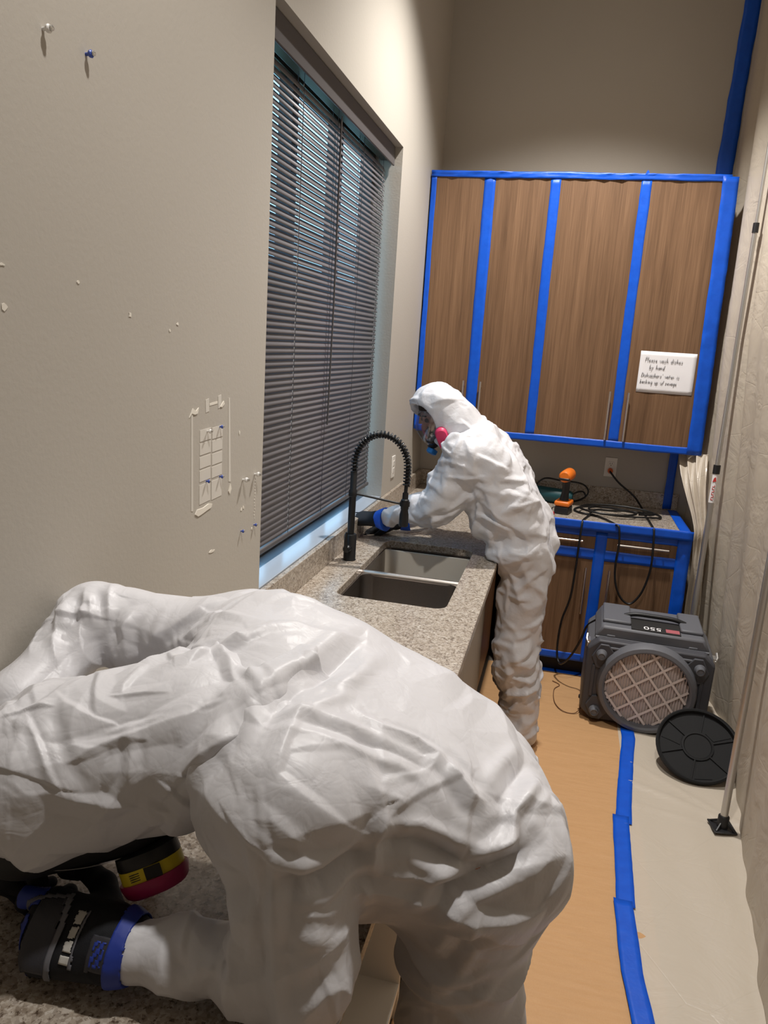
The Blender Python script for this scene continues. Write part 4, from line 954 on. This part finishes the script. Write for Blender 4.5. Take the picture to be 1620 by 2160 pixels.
def suit(name, prims, lo, hi, h, parent, origin, seed, levels, extra=(), folds=(), cuts=(), sub=0, mat='tyvek', tens=(), fine=False):
    global GRID; GRID = h
    V, l0, hh = grid_sdf(prims, lo, hi, h, cuts); v, f = surface_nets(V, l0, hh); v = relax(v, f, 3)
    if fine: v, f = subdivide(v, f); GRID = h / 2
    n = vnormals(v, f); disp = np.zeros(len(v))
    for (sp, am) in levels: disp += am * facets(v, sp, seed + int(sp * 1000))
    for e in extra: disp += rings(v, *e)
    for tn in tens: disp += tension_folds(v, n, *tn)
    v2 = v + n * disp[:, None]; d2 = np.zeros(len(v))
    for (am, wd, pts) in folds: d2 += crease(v, pts, am * 1.25, wd)
    v2 = v2 + n * np.clip(d2, -0.028, 0.022)[:, None]; v2 = relax(v2, f, 1, 0.25)
    k = (v2[:, 2] < CZ + .003) & (v2[:, 0] < CX + .004); up_ = k & (v2[:, 2] > CZ - .06) & (v2[:, 0] < CX - .03); v2[up_, 2] = CZ + .003; v2[k & ~up_, 0] = CX + .004
    v2[:, 0] = np.maximum(v2[:, 0], .004)       # fabric stays on the room side of counter edge and wall
    o = to_mesh(name, v2 - np.array(origin), f, mat, parent, sub)
    return o, (V, l0, hh), v2, f
def inner_body(Vt, off, parent, origin, mat='skin'):
    V, l0, h = Vt; v, f = surface_nets(V[::2, ::2, ::2] + off, l0, h * 2)
    return to_mesh('body', v - np.array(origin), f, mat, parent)

FOLDS1 = [
 (0.008, 0.018, [(0.221, 0.825, 1.275), (0.251, 0.788, 1.259), (0.31, 0.755, 1.196)]),
 (0.004, 0.012, [(0.359, 0.815, 1.279), (0.374, 0.792, 1.242), (0.377, 0.779, 1.203)]),
 (0.01, 0.026, [(0.479, 0.867, 1.306), (0.479, 0.824, 1.277), (0.461, 0.799, 1.209)]),
 (0.006, 0.012, [(0.467, 0.93, 1.338), (0.533, 0.869, 1.32)]),
 (0.008, 0.018, [(0.353, 0.903, 1.324), (0.426, 0.982, 1.35), (0.503, 1.065, 1.35)]),
 (0.0022, 0.006, [(0.215, 0.757, 1.235), (0.299, 0.793, 1.259), (0.359, 0.815, 1.279), (0.389, 0.83, 1.288), (0.431, 0.854, 1.295), (0.481, 0.87, 1.308), (0.502, 0.883, 1.32)]),
 (-0.016, 0.03, [(0.598, 1.125, 1.321), (0.574, 0.945, 1.327), (0.545, 0.873, 1.322), (0.539, 0.802, 1.297)]),
 (0.008, 0.022, [(0.605, 0.993, 1.318), (0.551, 0.895, 1.326)]),
 (-0.007, 0.016, [(0.545, 0.836, 1.313), (0.605, 0.855, 1.312), (0.662, 0.871, 1.29), (0.708, 0.89, 1.268), (0.751, 0.901, 1.247)]),
 (0.006, 0.014, [(0.641, 0.921, 1.305), (0.678, 0.915, 1.289), (0.725, 0.933, 1.27), (0.755, 0.933, 1.255), (0.751, 0.901, 1.247)]),
 (0.009, 0.02, [(0.755, 0.933, 1.255), (0.785, 0.921, 1.232), (0.805, 0.913, 1.212), (0.829, 0.926, 1.199)]),
 (-0.012, 0.024, [(0.879, 1.113, 1.165), (0.855, 0.993, 1.195), (0.841, 0.933, 1.193)]),
 (0.01, 0.02, [(0.877, 0.925, 1.157), (0.839, 0.887, 1.149)]),
 (0.007, 0.014, [(0.885, 1.083, 1.165), (0.863, 0.945, 1.18), (0.862, 0.899, 1.142)]),
 (0.005, 0.024, [(0.677, 0.825, 1.251), (0.72, 0.848, 1.228), (0.713, 0.839, 1.221)]),
 (0.009, 0.02, [(0.705, 0.833, 1.221), (0.699, 0.816, 1.179), (0.698, 0.816, 1.148)]),
 (0.003, 0.007, [(0.563, 0.762, 1.267), (0.587, 0.74, 1.203)]),
 (-0.012, 0.02, [(0.593, 0.741, 1.167), (0.62, 0.75, 1.157), (0.646, 0.766, 1.155), (0.682, 0.802, 1.167), (0.702, 0.817, 1.173)]),
 (0.009, 0.016, [(0.593, 0.74, 1.191), (0.599, 0.742, 1.089), (0.611, 0.727, 0.999)]),
 (0.007, 0.018, [(0.604, 0.744, 1.1), (0.64, 0.755, 1.083), (0.674, 0.795, 1.053)]),
 (-0.013, 0.02, [(0.699, 0.816, 1.179), (0.746, 0.84, 1.175), (0.802, 0.863, 1.143), (0.846, 0.88, 1.126)]),
 (0.007, 0.022, [(0.692, 0.816, 1.129), (0.743, 0.838, 1.125), (0.797, 0.857, 1.113)]),
 (-0.015, 0.022, [(0.755, 0.863, 1.047), (0.791, 0.855, 1.101), (0.846, 0.88, 1.126), (0.895, 0.931, 1.145)]),
 (-0.008, 0.02, [(0.767, 0.907, 0.939), (0.792, 0.894, 0.951), (0.815, 0.877, 1.005), (0.857, 0.875, 1.035)]),
 (-0.008, 0.016, [(0.773, 0.91, 0.903), (0.833, 0.896, 0.909), (0.875, 0.903, 0.933)]),
 (0.01, 0.018, [(0.185, 1.109, 1.315), (0.179, 1.089, 1.287), (0.191, 1.086, 1.242)]),
 (0.005, 0.012, [(0.239, 1.124, 1.319), (0.239, 1.091, 1.281), (0.328, 0.915, 1.321)]),
 (0.009, 0.018, [(0.332, 1.092, 1.314), (0.287, 1.09, 1.281), (0.353, 0.957, 1.325)]),
 (0.012, 0.02, [(0.059, 1.101, 1.323), (0.077, 1.073, 1.286), (0.095, 1.07, 1.251)]),
 (0.01, 0.018, [(0.035, 1.061, 1.256), (0.059, 1.055, 1.239)]),
 (0.006, 0.012, [(0.089, 1.09, 1.317), (0.108, 1.08, 1.295)]),
 (0.009, 0.016, [(0.095, 1.114, 1.336), (0.119, 1.085, 1.299), (0.128, 1.08, 1.278)]),
 (0.008, 0.02, [(0.467, 0.783, 1.023), (0.497, 0.743, 1.004), (0.485, 0.734, 0.975)]),
 (-0.007, 0.014, [(0.497, 0.795, 1.028), (0.538, 0.751, 1.019), (0.521, 0.735, 0.975)]),
]

def hand(c, O, X, Y, Z, curl, thumb, s=1.0, spread=0.0):
    """Five-fingered hand: O wrist, X forward, Y towards the thumb, Z back of the hand."""
    O = Vector(O); X = Vector(X).normalized(); Z = Vector(Z); Z = (Z - X * Z.dot(X)).normalized(); Y = Vector(Y); Y = (Y - X * Y.dot(X) - Z * Y.dot(Z)).normalized()
    W = lambda p: tuple(O + (X * p[0] + Y * p[1] + Z * p[2]) * s)
    kn = [(.092, .031, .004), (.098, .010, .007), (.093, -.012, .004), (.083, -.031, -.002)]
    ln = [(.044, .027, .022), (.049, .031, .023), (.045, .028, .022), (.036, .022, .019)]
    for i, (k, l) in enumerate(zip(kn, ln)):
        b = (-.004, .018 - .012 * i, 0)
        c(W(b), W(k), .022 * s, .0165 * s, .016 * s)
        p = Vector(k); a = 0.0; r = (.0125, .0115, .0125, .0105)[i] * s; sp = spread * (1.5 - i)
        for q in range(3):
            a += math.radians(curl[i][q]); nx = p + Vector((math.cos(a) * math.cos(sp), math.sin(sp) * math.cos(a), -math.sin(a))) * l[q]
            c(W(p), W(nx), r, r * 0.93, .004 * s); p = nx; r *= 0.95
    t = [Vector(q) for q in thumb]
    for q in range(3): c(W(t[q]), W(t[q + 1]), (.020, .0155, .0135)[q] * s, (.0155, .0135, .0125)[q] * s, (.014, .006, .004)[q] * s)
    c(W((-.045, 0, 0)), W((.01, .004, 0)), .030 * s, .030 * s, .02 * s)
    return W, (X, Y, Z)

# ------------------------------------------------------------------ worker bending over the near counter
O1 = (0.80, 1.08, 0.0)
p1 = thing('person', 'worker in white hooded coverall bent low over the near countertop', 'person', O1)
B1 = []; c = P_(B1)
hipL = (.805, 1.00, .95); hipR = (.785, 1.19, .97)
c((.832, 1.01, 1.055), (.775, 1.17, 1.05), .118); c((.79, .99, 1.08), (.75, 1.17, 1.09), .122); c((.71, .96, 1.14), (.66, 1.16, 1.16), .125)
c((.62, .92, 1.175), (.54, 1.15, 1.215), .125); c((.56, .88, 1.20), (.45, 1.15, 1.245), .115); c((.66, .98, 1.06), (.60, 1.13, 1.07), .112)
shL = (.57, .84, 1.20); shR = (.36, 1.17, 1.245)
c(shL, (.45, 1.02, 1.23), .09, .11); c(shR, (.45, 1.02, 1.23), .09, .11)
c((.47, .99, 1.20), (.38, .93, 1.18), .09, .085)
elL = (.615, .80, .985); wrL = (.386, .776, .970)
c(shL, elL, .085, .070, .04); c(elL, wrL, .062, .046, .03); c((.60, .805, 1.08), (.625, .795, 1.0), .072, .066, .03)
elR = (.085, 1.15, 1.265)
c(shR, elR, .08, .070, .04); c(elR, (.062, .965, 1.185), .064, .050, .03); c((.062, .965, 1.185), (.075, .905, 1.075), .050, .042, .03)
c((.806, 1.01, 1.02), (.832, .99, .60), .084, .074, .05); c(hipL, (.82, .98, .50), .092, .076, .05); c((.82, .98, .50), (.84, 1.00, .10), .078, .075, .04)
c(hipR, (.82, 1.22, .50), .090, .076, .05); c((.82, 1.22, .50), (.83, 1.22, .10), .078, .075, .04)
ex1 = [((.81, .98, .45), (.84, 1.0, .06), .12, 22, .012, 5), ((.79, 1.22, .45), (.81, 1.22, .06), .12, 22, .012, 6), (elL, wrL, .10, 16, .013, 7), ((.20, 1.16, 1.26), (.0, 1.08, 1.18), .12, 18, .012, 8), ((.58, .83, 1.14), (.62, .79, .96), .13, 11, .014, 9), ((.82, .98, .93), (.81, .98, .6), .14, 8, .009, 10)]
_, Vt, _, _ = suit('coverall', B1, (-.22, .62, 0.03), (1.05, 1.40, 1.45), .005, p1, O1, 11, [(.17, .0045)], ex1, FOLDS1, tens=[(80, 4, (.007, .017), (.05, .12), (.09, .24), ((.66, 1.02, 1.30), .22, .3)), (150, 6, (.0025, .0065), (.016, .042), (.04, .12), ((.66, 1.02, 1.30), .22, .25))], fine=True)
inner_body(Vt, .022, p1, O1)
H1 = []; c = P_(H1)
c((.48, .985, 1.225), (.40, .93, 1.22), .106, .112, .04); c((.38, .92, 1.208), (.22, .85, 1.170), .117, .116, .04); c((.34, .90, 1.192), (.22, .845, 1.165), .108, .104, .04)
c((.425, .85, 1.175), (.488, .85, 1.242), .036, .046, .03); c((.488, .85, 1.242), (.515, .905, 1.282), .046, .050, .03); c((.515, .905, 1.282), (.528, 1.01, 1.30), .050, .045, .03)
suit('hood', H1, (.03, .65, 0.98), (.75, 1.2, 1.45), .0045, p1, O1, 31, [(.11, .0050)], [((.30, .88, 1.17), (.12, .82, 1.13), .2, 9, .005, 12)], FOLDS1, [((.27, .85, 1.02), (.13, .79, 1.00), .075, .07, .015)], tens=[(34, 14, (.007, .016), (.045, .10), (.08, .19)), (60, 16, (.003, .006), (.016, .035), (.04, .10))], fine=True)
rs = thing('respirator', '', '', (0, 0, 0)); del rs['label']; del rs['category']; rs.parent = p1
rs['label'] = 'black full face respirator with yellow and magenta cartridges'
OO = Vector(O1)
R1 = []; c = P_(R1)
c((.31, .885, 1.118), (.18, .835, 1.092), .080, .086, .03)
GRID = .004; V, l0, hh = grid_sdf(R1, (.05, .65, .95), (.5, 1.05, 1.25), .005, [((.24, .83, .94), (.20, .81, .94), .07, .07, .01)]); v, f = surface_nets(V, l0, hh); v = relax(v, f, 2)
to_mesh('facepiece', v - np.array(O1), f, 'rubber', rs)
MB().grid(lambda u, w: tuple(Vector((.26 + (u - .5) * .15, .855 + (w - .5) * .12 + (u - .5) * .06, 1.035 + .03 * ((2 * u - 1) ** 2 + (2 * w - 1) ** 2) * .5)) - OO), 12, 12).build('lens', 'visor', rs, smooth='all', solid=.002)
def cartridge(center, a, e1, parent, cols, s=1.0, ay=1.0):
    a = Vector(a).normalized(); e1 = Vector(e1); e1 = (e1 - a * e1.dot(a)).normalized(); e2 = a.cross(e1)
    C0 = Vector(center)
    def stad(hx, hy, n=8):
        out = []
        for sx, a0 in ((1, -PI / 2), (-1, PI / 2)):
            for k in range(n + 1):
                w = a0 + PI * k / n; out.append((sx * (hx - hy) + hy * math.cos(w), hy * math.sin(w)))
        return out
    def layer(name, mat, rows, par):
        m = MB(); L = [[C0 + e1 * x * s + e2 * y * s + a * z * s for (x, y) in stad(hx, hy * ay)] for (hx, hy, z) in rows]
        n = len(L[0]); vs = [p for l in L for p in l]; fs = [(i * n + k, i * n + (k + 1) % n, (i + 1) * n + (k + 1) % n, (i + 1) * n + k) for i in range(len(L) - 1) for k in range(n)]
        fs += [tuple(range(n))[::-1], tuple((len(L) - 1) * n + k for k in range(n))]
        return m.add(vs, fs).build(name, mat, par, smooth=40, fixn=True)
    root = layer('cartridge', cols[0], [(.036, .026, -.018), (.045, .034, -.012), (.046, .035, .004), (.045, .034, .006)], parent)
    layer('label_band', cols[1], [(.0455, .0345, .006), (.0455, .0345, .024)], root)
    layer('end_cap', cols[2], [(.0495, .038, .024), (.0495, .038, .030), (.046, .035, .042), (.040, .030, .047)], root)
    return root, (C0, a, e1, e2)
cr, (C0, a_, e1_, e2_) = cartridge(Vector((.360, .858, 1.052)) - OO, (.465, -.198, -.862), (.874, .288, .391), rs, ('plasticblk', 'yellow', 'magenta'))
fn_ = -e2_ if e2_.y > 0 else e2_        # towards the room
m_ = MB(); m_.prism([(.002, .0065), (.026, .0065), (.026, .0235), (.002, .0235)], lambda x, z: C0 + e1_ * x + a_ * z + fn_ * .0340, lambda x, z: C0 + e1_ * x + a_ * z + fn_ * .0352)
m_.build('black_label', 'darkslot', cr, fixn=True)
m_ = MB()
for k in range(4): m_.prism([(-.020, .010 + .003 * k), (-.006, .010 + .003 * k), (-.006, .011 + .003 * k), (-.020, .011 + .003 * k)], lambda x, z: C0 + e1_ * x + a_ * z + fn_ * .0342, lambda x, z: C0 + e1_ * x + a_ * z + fn_ * .0349)
m_.build('print', 'ink', cr, fixn=True)
cartridge(Vector((.24, 1.0, 1.03)) - OO, (-.2, .45, -.86), (.9, .35, .1), rs, ('plasticblk', 'yellow', 'magenta'))

# gloves of the near worker
gl = thing('glove', '', '', (0, 0, 0)); del gl['label']; del gl['category']; gl.parent = p1; gl['label'] = 'black work glove with blue panels and pale reflective patches'
G1 = []; c = P_(G1)
gX, gY, gZ = (-.985, -.02, -.02), (0, .86, .50), (.02, -.50, .86)
W, (X, Y, Z) = hand(c, (.358, .775, .972), gX, gY, gZ, [(12, 48, 48), (50, 62, 38), (60, 66, 40), (64, 66, 40)], [(.018, .024, -.008), (.056, .066, -.020), (.094, .084, -.030), (.124, .084, -.040)], 1.18)
GRID = .0028; V, l0, hh = grid_sdf(G1, (.12, .60, .88), (.45, .96, 1.14), .0028); v, f = surface_nets(V, l0, hh); v = relax(v, f, 2)
gn = vnormals(v, f); v = v + gn * (.0011 * facets(v, .012, 5) * np.clip(1 - 12 * np.abs(v[:, 0:1] - .36), 0.35, 1)[:, 0])[:, None]
v[:, 2] = np.maximum(v[:, 2], CZ + 0.0015)
to_mesh('shell', v - np.array(O1), f, 'glove_black', gl)
Ow = np.array((.358, .775, .972)); loc = np.stack([(v - Ow) @ np.array(q) for q in (X, Y, Z)], 1) / 1.18; lf = loc[f].mean(1); nf = gn[f].mean(1) @ np.array(Z)
def patch(name, mask, off, mat, parent, th=.0016):
    ff = f[mask]; 
    if not len(ff): return None
    u_, inv = np.unique(ff, return_inverse=True); vv = v[u_] + gn[u_] * off
    o = to_mesh(name, vv - np.array(O1), inv.reshape(-1, 4), mat, parent); md = o.modifiers.new('thickness', 'SOLIDIFY'); md.thickness = th; md.offset = 1; return o
lx, ly, lz = lf[:, 0], lf[:, 1], lf[:, 2]
patch('knuckle_pad', (lx > .064) & (lx < .098) & (nf > .1) & (ly < .032 - .2 * (lx - .06)) & (ly > -.044) & (lx > .064 + .25 * np.maximum(0, ly - .005)), .0006, 'glove_pad', gl, .003)
patch('blue_panel', (lx > .104) & (lx < .132) & (ly > -.05) & (ly < .006) & (nf > -.3), .0005, 'glove_blue', gl, .0016)
patch('blue_panel', (lx > .100) & (lx < .140) & (ly > .018) & (ly < .040) & (nf > .05), .0005, 'glove_blue', gl, .0016)
patch('piping', (np.abs(lx - .060 - .25 * np.maximum(0, ly - .005)) < .0035) & (nf > 0) & (ly < .036), .001, 'glove_grey', gl, .002)
patch('finger_piping', (np.abs(ly - .034 + .2 * (lx - .06)) < .003) & (nf > 0.1) & (lx > .066) & (lx < .125), .001, 'glove_grey', gl, .002)
for k, (y0, y1) in enumerate(((.020, .006), (.003, -.009), (-.012, -.023), (-.026, -.034))):
    patch('reflective_patch', (lx > .036 - .05 * abs(y0) * 0) & (lx < .047) & (ly < y0) & (ly > y1) & (nf > -.2), .0006, 'reflect', gl, .0008)
patch('piping', (np.abs(lx - .033) < .0016) & (ly < .022) & (ly > -.036) & (nf > -.2), .0006, 'glove_grey', gl, .0012)
patch('strap_badge', (lx > -.012) & (lx < .014) & (ly > -.034) & (ly < -.002) & (nf > -.2), .0008, 'glove_pad', gl, .002)
patch('strap_badge', (lx > -.006) & (lx < .008) & (ly > -.030) & (ly < -.008) & (nf > -.2) & (np.abs((lx + ly * .6) % .008 - .004) > .0014), .0026, 'glove_blue', gl, .0008)
patch('cuff', (lx > -.026) & (lx < -.008), .0012, 'glove_blue', gl, .0025)
patch('thumb_tip', (ly > .055) & (lx > .102), .0006, 'glove_pad', gl, .0016)
gr = thing('glove', '', '', (0, 0, 0)); del gr['label']; del gr['category']; gr.parent = p1
G2 = []; c = P_(G2)
hand(c, (.080, .890, 1.045), (.45, -.35, -.80), (.75, .6, 0), (-.6, -.5, .3), [(30, 40, 25)] * 4, [(.018, .022, -.006), (.055, .06, -.01), (.09, .07, -.015), (.115, .068, -.02)], 1.1)
V, l0, hh = grid_sdf(G2, (-.1, .66, .84), (.32, 1.05, 1.16), .004); vv, ff = surface_nets(V, l0, hh); vv = relax(vv, ff, 1); vv[:, 2] = np.maximum(vv[:, 2], CZ + .0015); vv[:, 0] = np.maximum(vv[:, 0], .024)
to_mesh('shell', vv - np.array(O1), ff, 'glove_black', gr)

def boot(c, heel, toe, r=.045):
    h = Vector(heel); t = Vector(toe); c(tuple(h + Vector((0, 0, .05))), tuple(h + Vector((0, 0, .11))), r, r * 1.05, .03); c(tuple(h + Vector((0, 0, .04))), tuple(t + Vector((0, 0, .035))), r * .9, r * .78, .03)
def boots(parent, origin, feet, mat):
    for hl, to in feet:
        L = []; boot(P_(L), hl, to); lo = np.minimum(hl, to) - .08; hi = np.maximum(hl, to) + np.array((.08, .08, .22)); lo[2] = -.05
        V, l0, hh = grid_sdf(L, lo, hi, .007); v, f = surface_nets(V, l0, hh); v[:, 2] = np.maximum(v[:, 2], .009)
        to_mesh('boot', v - np.array(origin), f, mat, parent)
boots(p1, O1, (((.86, 1.00, 0), (.72, .98, 0)), ((.83, 1.22, 0), (.70, 1.20, 0))), 'rubber')

# ------------------------------------------------------------------ worker standing at the sink
O2 = (0.80, 3.36, 0.0); OO2 = Vector(O2)
p2 = thing('person', 'worker in white hooded coverall standing and leaning over the sink counter', 'person', O2)
B2 = []; c = P_(B2)
hipL = (.785, 3.22, .90); hipR = (.785, 3.40, .90)
c((.775, 3.21, .98), (.775, 3.39, .98), .112); c((.745, 3.20, 1.08), (.745, 3.40, 1.08), .112); c((.68, 3.18, 1.18), (.68, 3.42, 1.18), .112)
c((.60, 3.16, 1.28), (.60, 3.44, 1.28), .112); c((.53, 3.15, 1.345), (.53, 3.45, 1.345), .103)
c((.715, 3.21, .955), (.715, 3.39, .955), .105); c((.635, 3.2, 1.075), (.635, 3.4, 1.075), .10); c((.575, 3.19, 1.17), (.575, 3.4, 1.17), .09)
sL = (.485, 3.12, 1.345); sR = (.485, 3.48, 1.345)
c(sL, (.51, 3.3, 1.37), .085, .10); c(sR, (.51, 3.3, 1.37), .085, .10)
c((.48, 3.30, 1.41), (.40, 3.30, 1.46), .085, .08, .04)
eL = (.375, 3.13, 1.115); wL = (.150, 3.215, 1.03); eR = (.36, 3.52, 1.13); wR = (.20, 3.45, .985)
c(sL, eL, .088, .075, .035); c(eL, wL, .074, .046, .03); c((.45, 3.13, 1.20), (.40, 3.13, 1.12), .085, .08, .03)
c(sR, eR, .08, .065, .035); c(eR, wR, .062, .045, .03)
c(hipL, (.775, 3.24, .50), .110, .095, .05); c((.775, 3.24, .50), (.845, 3.30, .10), .096, .078, .04)
c(hipR, (.755, 3.42, .50), .108, .092, .05); c((.755, 3.42, .50), (.80, 3.46, .10), .092, .078, .04)
ex2 = [((.78, 3.24, .62), (.85, 3.30, .05), .14, 11, .024, 15), ((.755, 3.42, .55), (.80, 3.46, .05), .13, 14, .016, 16), (eL, wL, .10, 12, .014, 17), (sL, eL, .13, 9, .018, 18), ((.78, 3.22, .95), (.775, 3.23, .6), .15, 6, .014, 19), ((.62, 3.16, 1.15), (.74, 3.2, .98), .2, 7, .008, 20)]
_, Vt2, _, _ = suit('coverall', B2, (-.02, 2.92, 0.03), (1.02, 3.66, 1.66), .007, p2, O2, 51, [(.16, .008), (.075, .0035)], ex2, tens=[(90, 54, (.012, .026), (.05, .12), (.09, .22)), (260, 56, (.006, .013), (.02, .05), (.05, .14))])
HC = Vector((.335, 3.30, 1.515)); fd = Vector((-.70, -.33, -.63)).normalized()
H2 = []; c = P_(H2)
c((.50, 3.30, 1.385), (.42, 3.30, 1.455), .105, .108, .04); c((.40, 3.30, 1.47), (.325, 3.30, 1.525), .108, .106, .04); c((.34, 3.29, 1.52), tuple(HC + Vector((-.05, -.005, .0))), .10, .082, .03)
e_ = HC + fd * .055
suit('hood', H2, (.12, 3.1, 1.2), (.68, 3.5, 1.68), .006, p2, O2, 71, [(.07, .0075), (.036, .0035)], (), (), [(tuple(e_ + Vector((.0, 0, -.006))), tuple(e_ + fd * .14), .088, .11, .012)], tens=[(50, 74, (.005, .012), (.02, .05), (.04, .1))])
# body with the head and face inside the hood
Bb = [(a, b, max(.02, ra - .03), max(.02, rb - .03), k) for (a, b, ra, rb, k) in B2]; c = P_(Bb)
up = Vector((0, 0, 1)); up = (up - fd * up.dot(fd)).normalized(); sd = fd.cross(up)
def hp(f_, s_, u_): return tuple(HC + fd * f_ + sd * s_ + up * u_)
c((.46, 3.30, 1.40), hp(-.02, 0, -.06), .055, .05, .03); c(hp(-.02, 0, .008), hp(0.005, 0, -.02), .074, .070, .03); c(hp(.02, 0, -.04), hp(.045, 0, -.085), .052, .030, .025)
c(hp(.065, -.03, .022), hp(.065, .03, .022), .012, .012, .015); c(hp(.072, 0, .01), hp(.096, 0, -.028), .008, .012, .008); c(hp(.075, -.016, -.055), hp(.075, .016, -.055), .009, .009, .008)
for s_ in (-1, 1): c(hp(.05, s_ * .045, -.015), hp(.05, s_ * .045, -.02), .02, .02, .02); c(hp(-.015, s_ * .078, .01), hp(-.02, s_ * .078, -.025), .012, .009, .006)
V, l0, hh = grid_sdf(Bb, (-.02, 2.95, 0.03), (1.0, 3.66, 1.66), .008, [(hp(.088, s_ * .032, .002), hp(.088, s_ * .032, .002), .014, .014, .008) for s_ in (-1, 1)]); v, f = surface_nets(V, l0, hh); v = relax(v, f, 1)
to_mesh('body', v - np.array(O2), f, 'skin', p2)
for s_ in (-1, 1):
    MB().lathe([(.002, -.011), (.008, -.008), (.011, 0), (.008, .008), (.002, .011)], Vector(hp(.072, s_ * .032, .002)) - OO2, tuple(fd), 12)  .build('eye', 'hair', p2, smooth='all')
    MB().tube([Vector(hp(.078, s_ * .014, .024)) - OO2, Vector(hp(.078, s_ * .034, .030)) - OO2, Vector(hp(.070, s_ * .052, .024)) - OO2], .004, 6).build('eyebrow', 'hair', p2)
L = []; c = P_(L); c(hp(-.03, 0, .014), hp(.008, 0, .022), .074, .070, .02)
V, l0, hh = grid_sdf(L, HC - Vector((.16, .16, .16)), HC + Vector((.16, .16, .2)), .007, [(hp(.075, 0, -.03), hp(.14, 0, -.05), .075, .1, .01)]); v, f = surface_nets(V, l0, hh); to_mesh('hair', v - np.array(O2), f, 'hair', p2)
r2 = thing('respirator', '', '', (0, 0, 0)); del r2['label']; del r2['category']; r2.parent = p2; r2['label'] = 'clear full face respirator with pink cartridges'
m_ = MB(); prof = [(.093, .028), (.090, .05), (.080, .085), (.062, .115), (.040, .130), (.012, .134)]; n = 28; vs = []; fs = []
for (r, z) in prof:
    for k in range(n):
        w_ = 2 * PI * k / n; vs.append(Vector(hp(z, math.cos(w_) * r * .88, math.sin(w_) * r - .02 - (z - .03) * .35)) - OO2)
for i in range(len(prof) - 1):
    for k in range(n): fs.append((i * n + k, i * n + (k + 1) % n, (i + 1) * n + (k + 1) % n, (i + 1) * n + k))
fs.append(tuple((len(prof) - 1) * n + k for k in range(n)))
m_.add(vs, fs).build('visor', 'visor', r2, smooth='all')
rim = [vs[k] for k in range(n)] + [vs[0]]
MB().tube(rim, .007, 8).build('rubber_seal', 'rubber', r2, smooth=True)
L = []; c = P_(L); c(hp(.06, 0, -.085), hp(.10, 0, -.10), .045, .030, .02)
V, l0, hh = grid_sdf(L, Vector(hp(.08, 0, -.09)) - Vector((.1, .1, .1)), Vector(hp(.08, 0, -.09)) + Vector((.1, .1, .1)), .005); v, f = surface_nets(V, l0, hh); to_mesh('nose_cup', v - np.array(O2), f, 'rubber', r2)
for s_ in (1, -1):
    q = Vector(hp(.058, s_ * .082, -.085)) - OO2
    cartridge(q, sd * s_ * .8 + fd * .35, up * 1.0 - fd * .25, r2, ('rubber', 'paleblue', 'pinkfilter'), 1.1, .66)
MB().lathe([(.012, 0), (.024, .004), (.024, .022), (.016, .028)], Vector(hp(.115, 0, -.125)) - OO2, tuple(fd - up * .5), 18).build('exhale_valve', plain('blue_valve', srgb(20, 110, 180), .5), r2, smooth=40)
# gloves
def simple_glove(O, X, Y, Z, curl, thumb, label, tape):
    g = thing('glove', '', '', (0, 0, 0)); del g['label']; del g['category']; g.parent = p2; g['label'] = label
    L = []; c = P_(L); hand(c, O, X, Y, Z, curl, thumb, 1.02, .10)
    O = np.array(O); V, l0, hh = grid_sdf(L, O - .22, O + .22, .004); v, f = surface_nets(V, l0, hh); v = relax(v, f, 1); v[:, 2] = np.maximum(v[:, 2], CZ + .0015); to_mesh('shell', v - np.array(O2), f, 'glove_black', g)
    if tape:
        Xv = Vector(X).normalized(); a = Vector(O) - OO2 - Xv * .045; b = Vector(O) - OO2 + Xv * .0
        MB().tube([a, a.lerp(b, .33), a.lerp(b, .66), b], .042, 20, radii=[.054, .050, .045, .038]).build('tape_cuff', 'tape', g, smooth=40)
th_ = [(.018, .022, -.006), (.055, .052, -.012), (.09, .060, -.02), (.115, .056, -.03)]
simple_glove((.108, 3.232, 1.012), (-.93, .30, -.14), (.3, .93, .1), (-.1, -.30, .95), [(8, 12, 8), (10, 12, 8), (12, 14, 10), (14, 14, 10)], th_, 'black glove taped blue at the wrist, reaching behind the faucet', True)
simple_glove((.165, 3.425, .962), (-.9, -.3, -.3), (.3, -.93, .1), (-.3, .1, .95), [(15, 20, 10)] * 4, th_, 'black glove resting on the counter', True)
boots(p2, O2, (((.865, 3.31, 0), (.70, 3.27, 0)), ((.82, 3.47, 0), (.66, 3.44, 0))), 'tyvek')
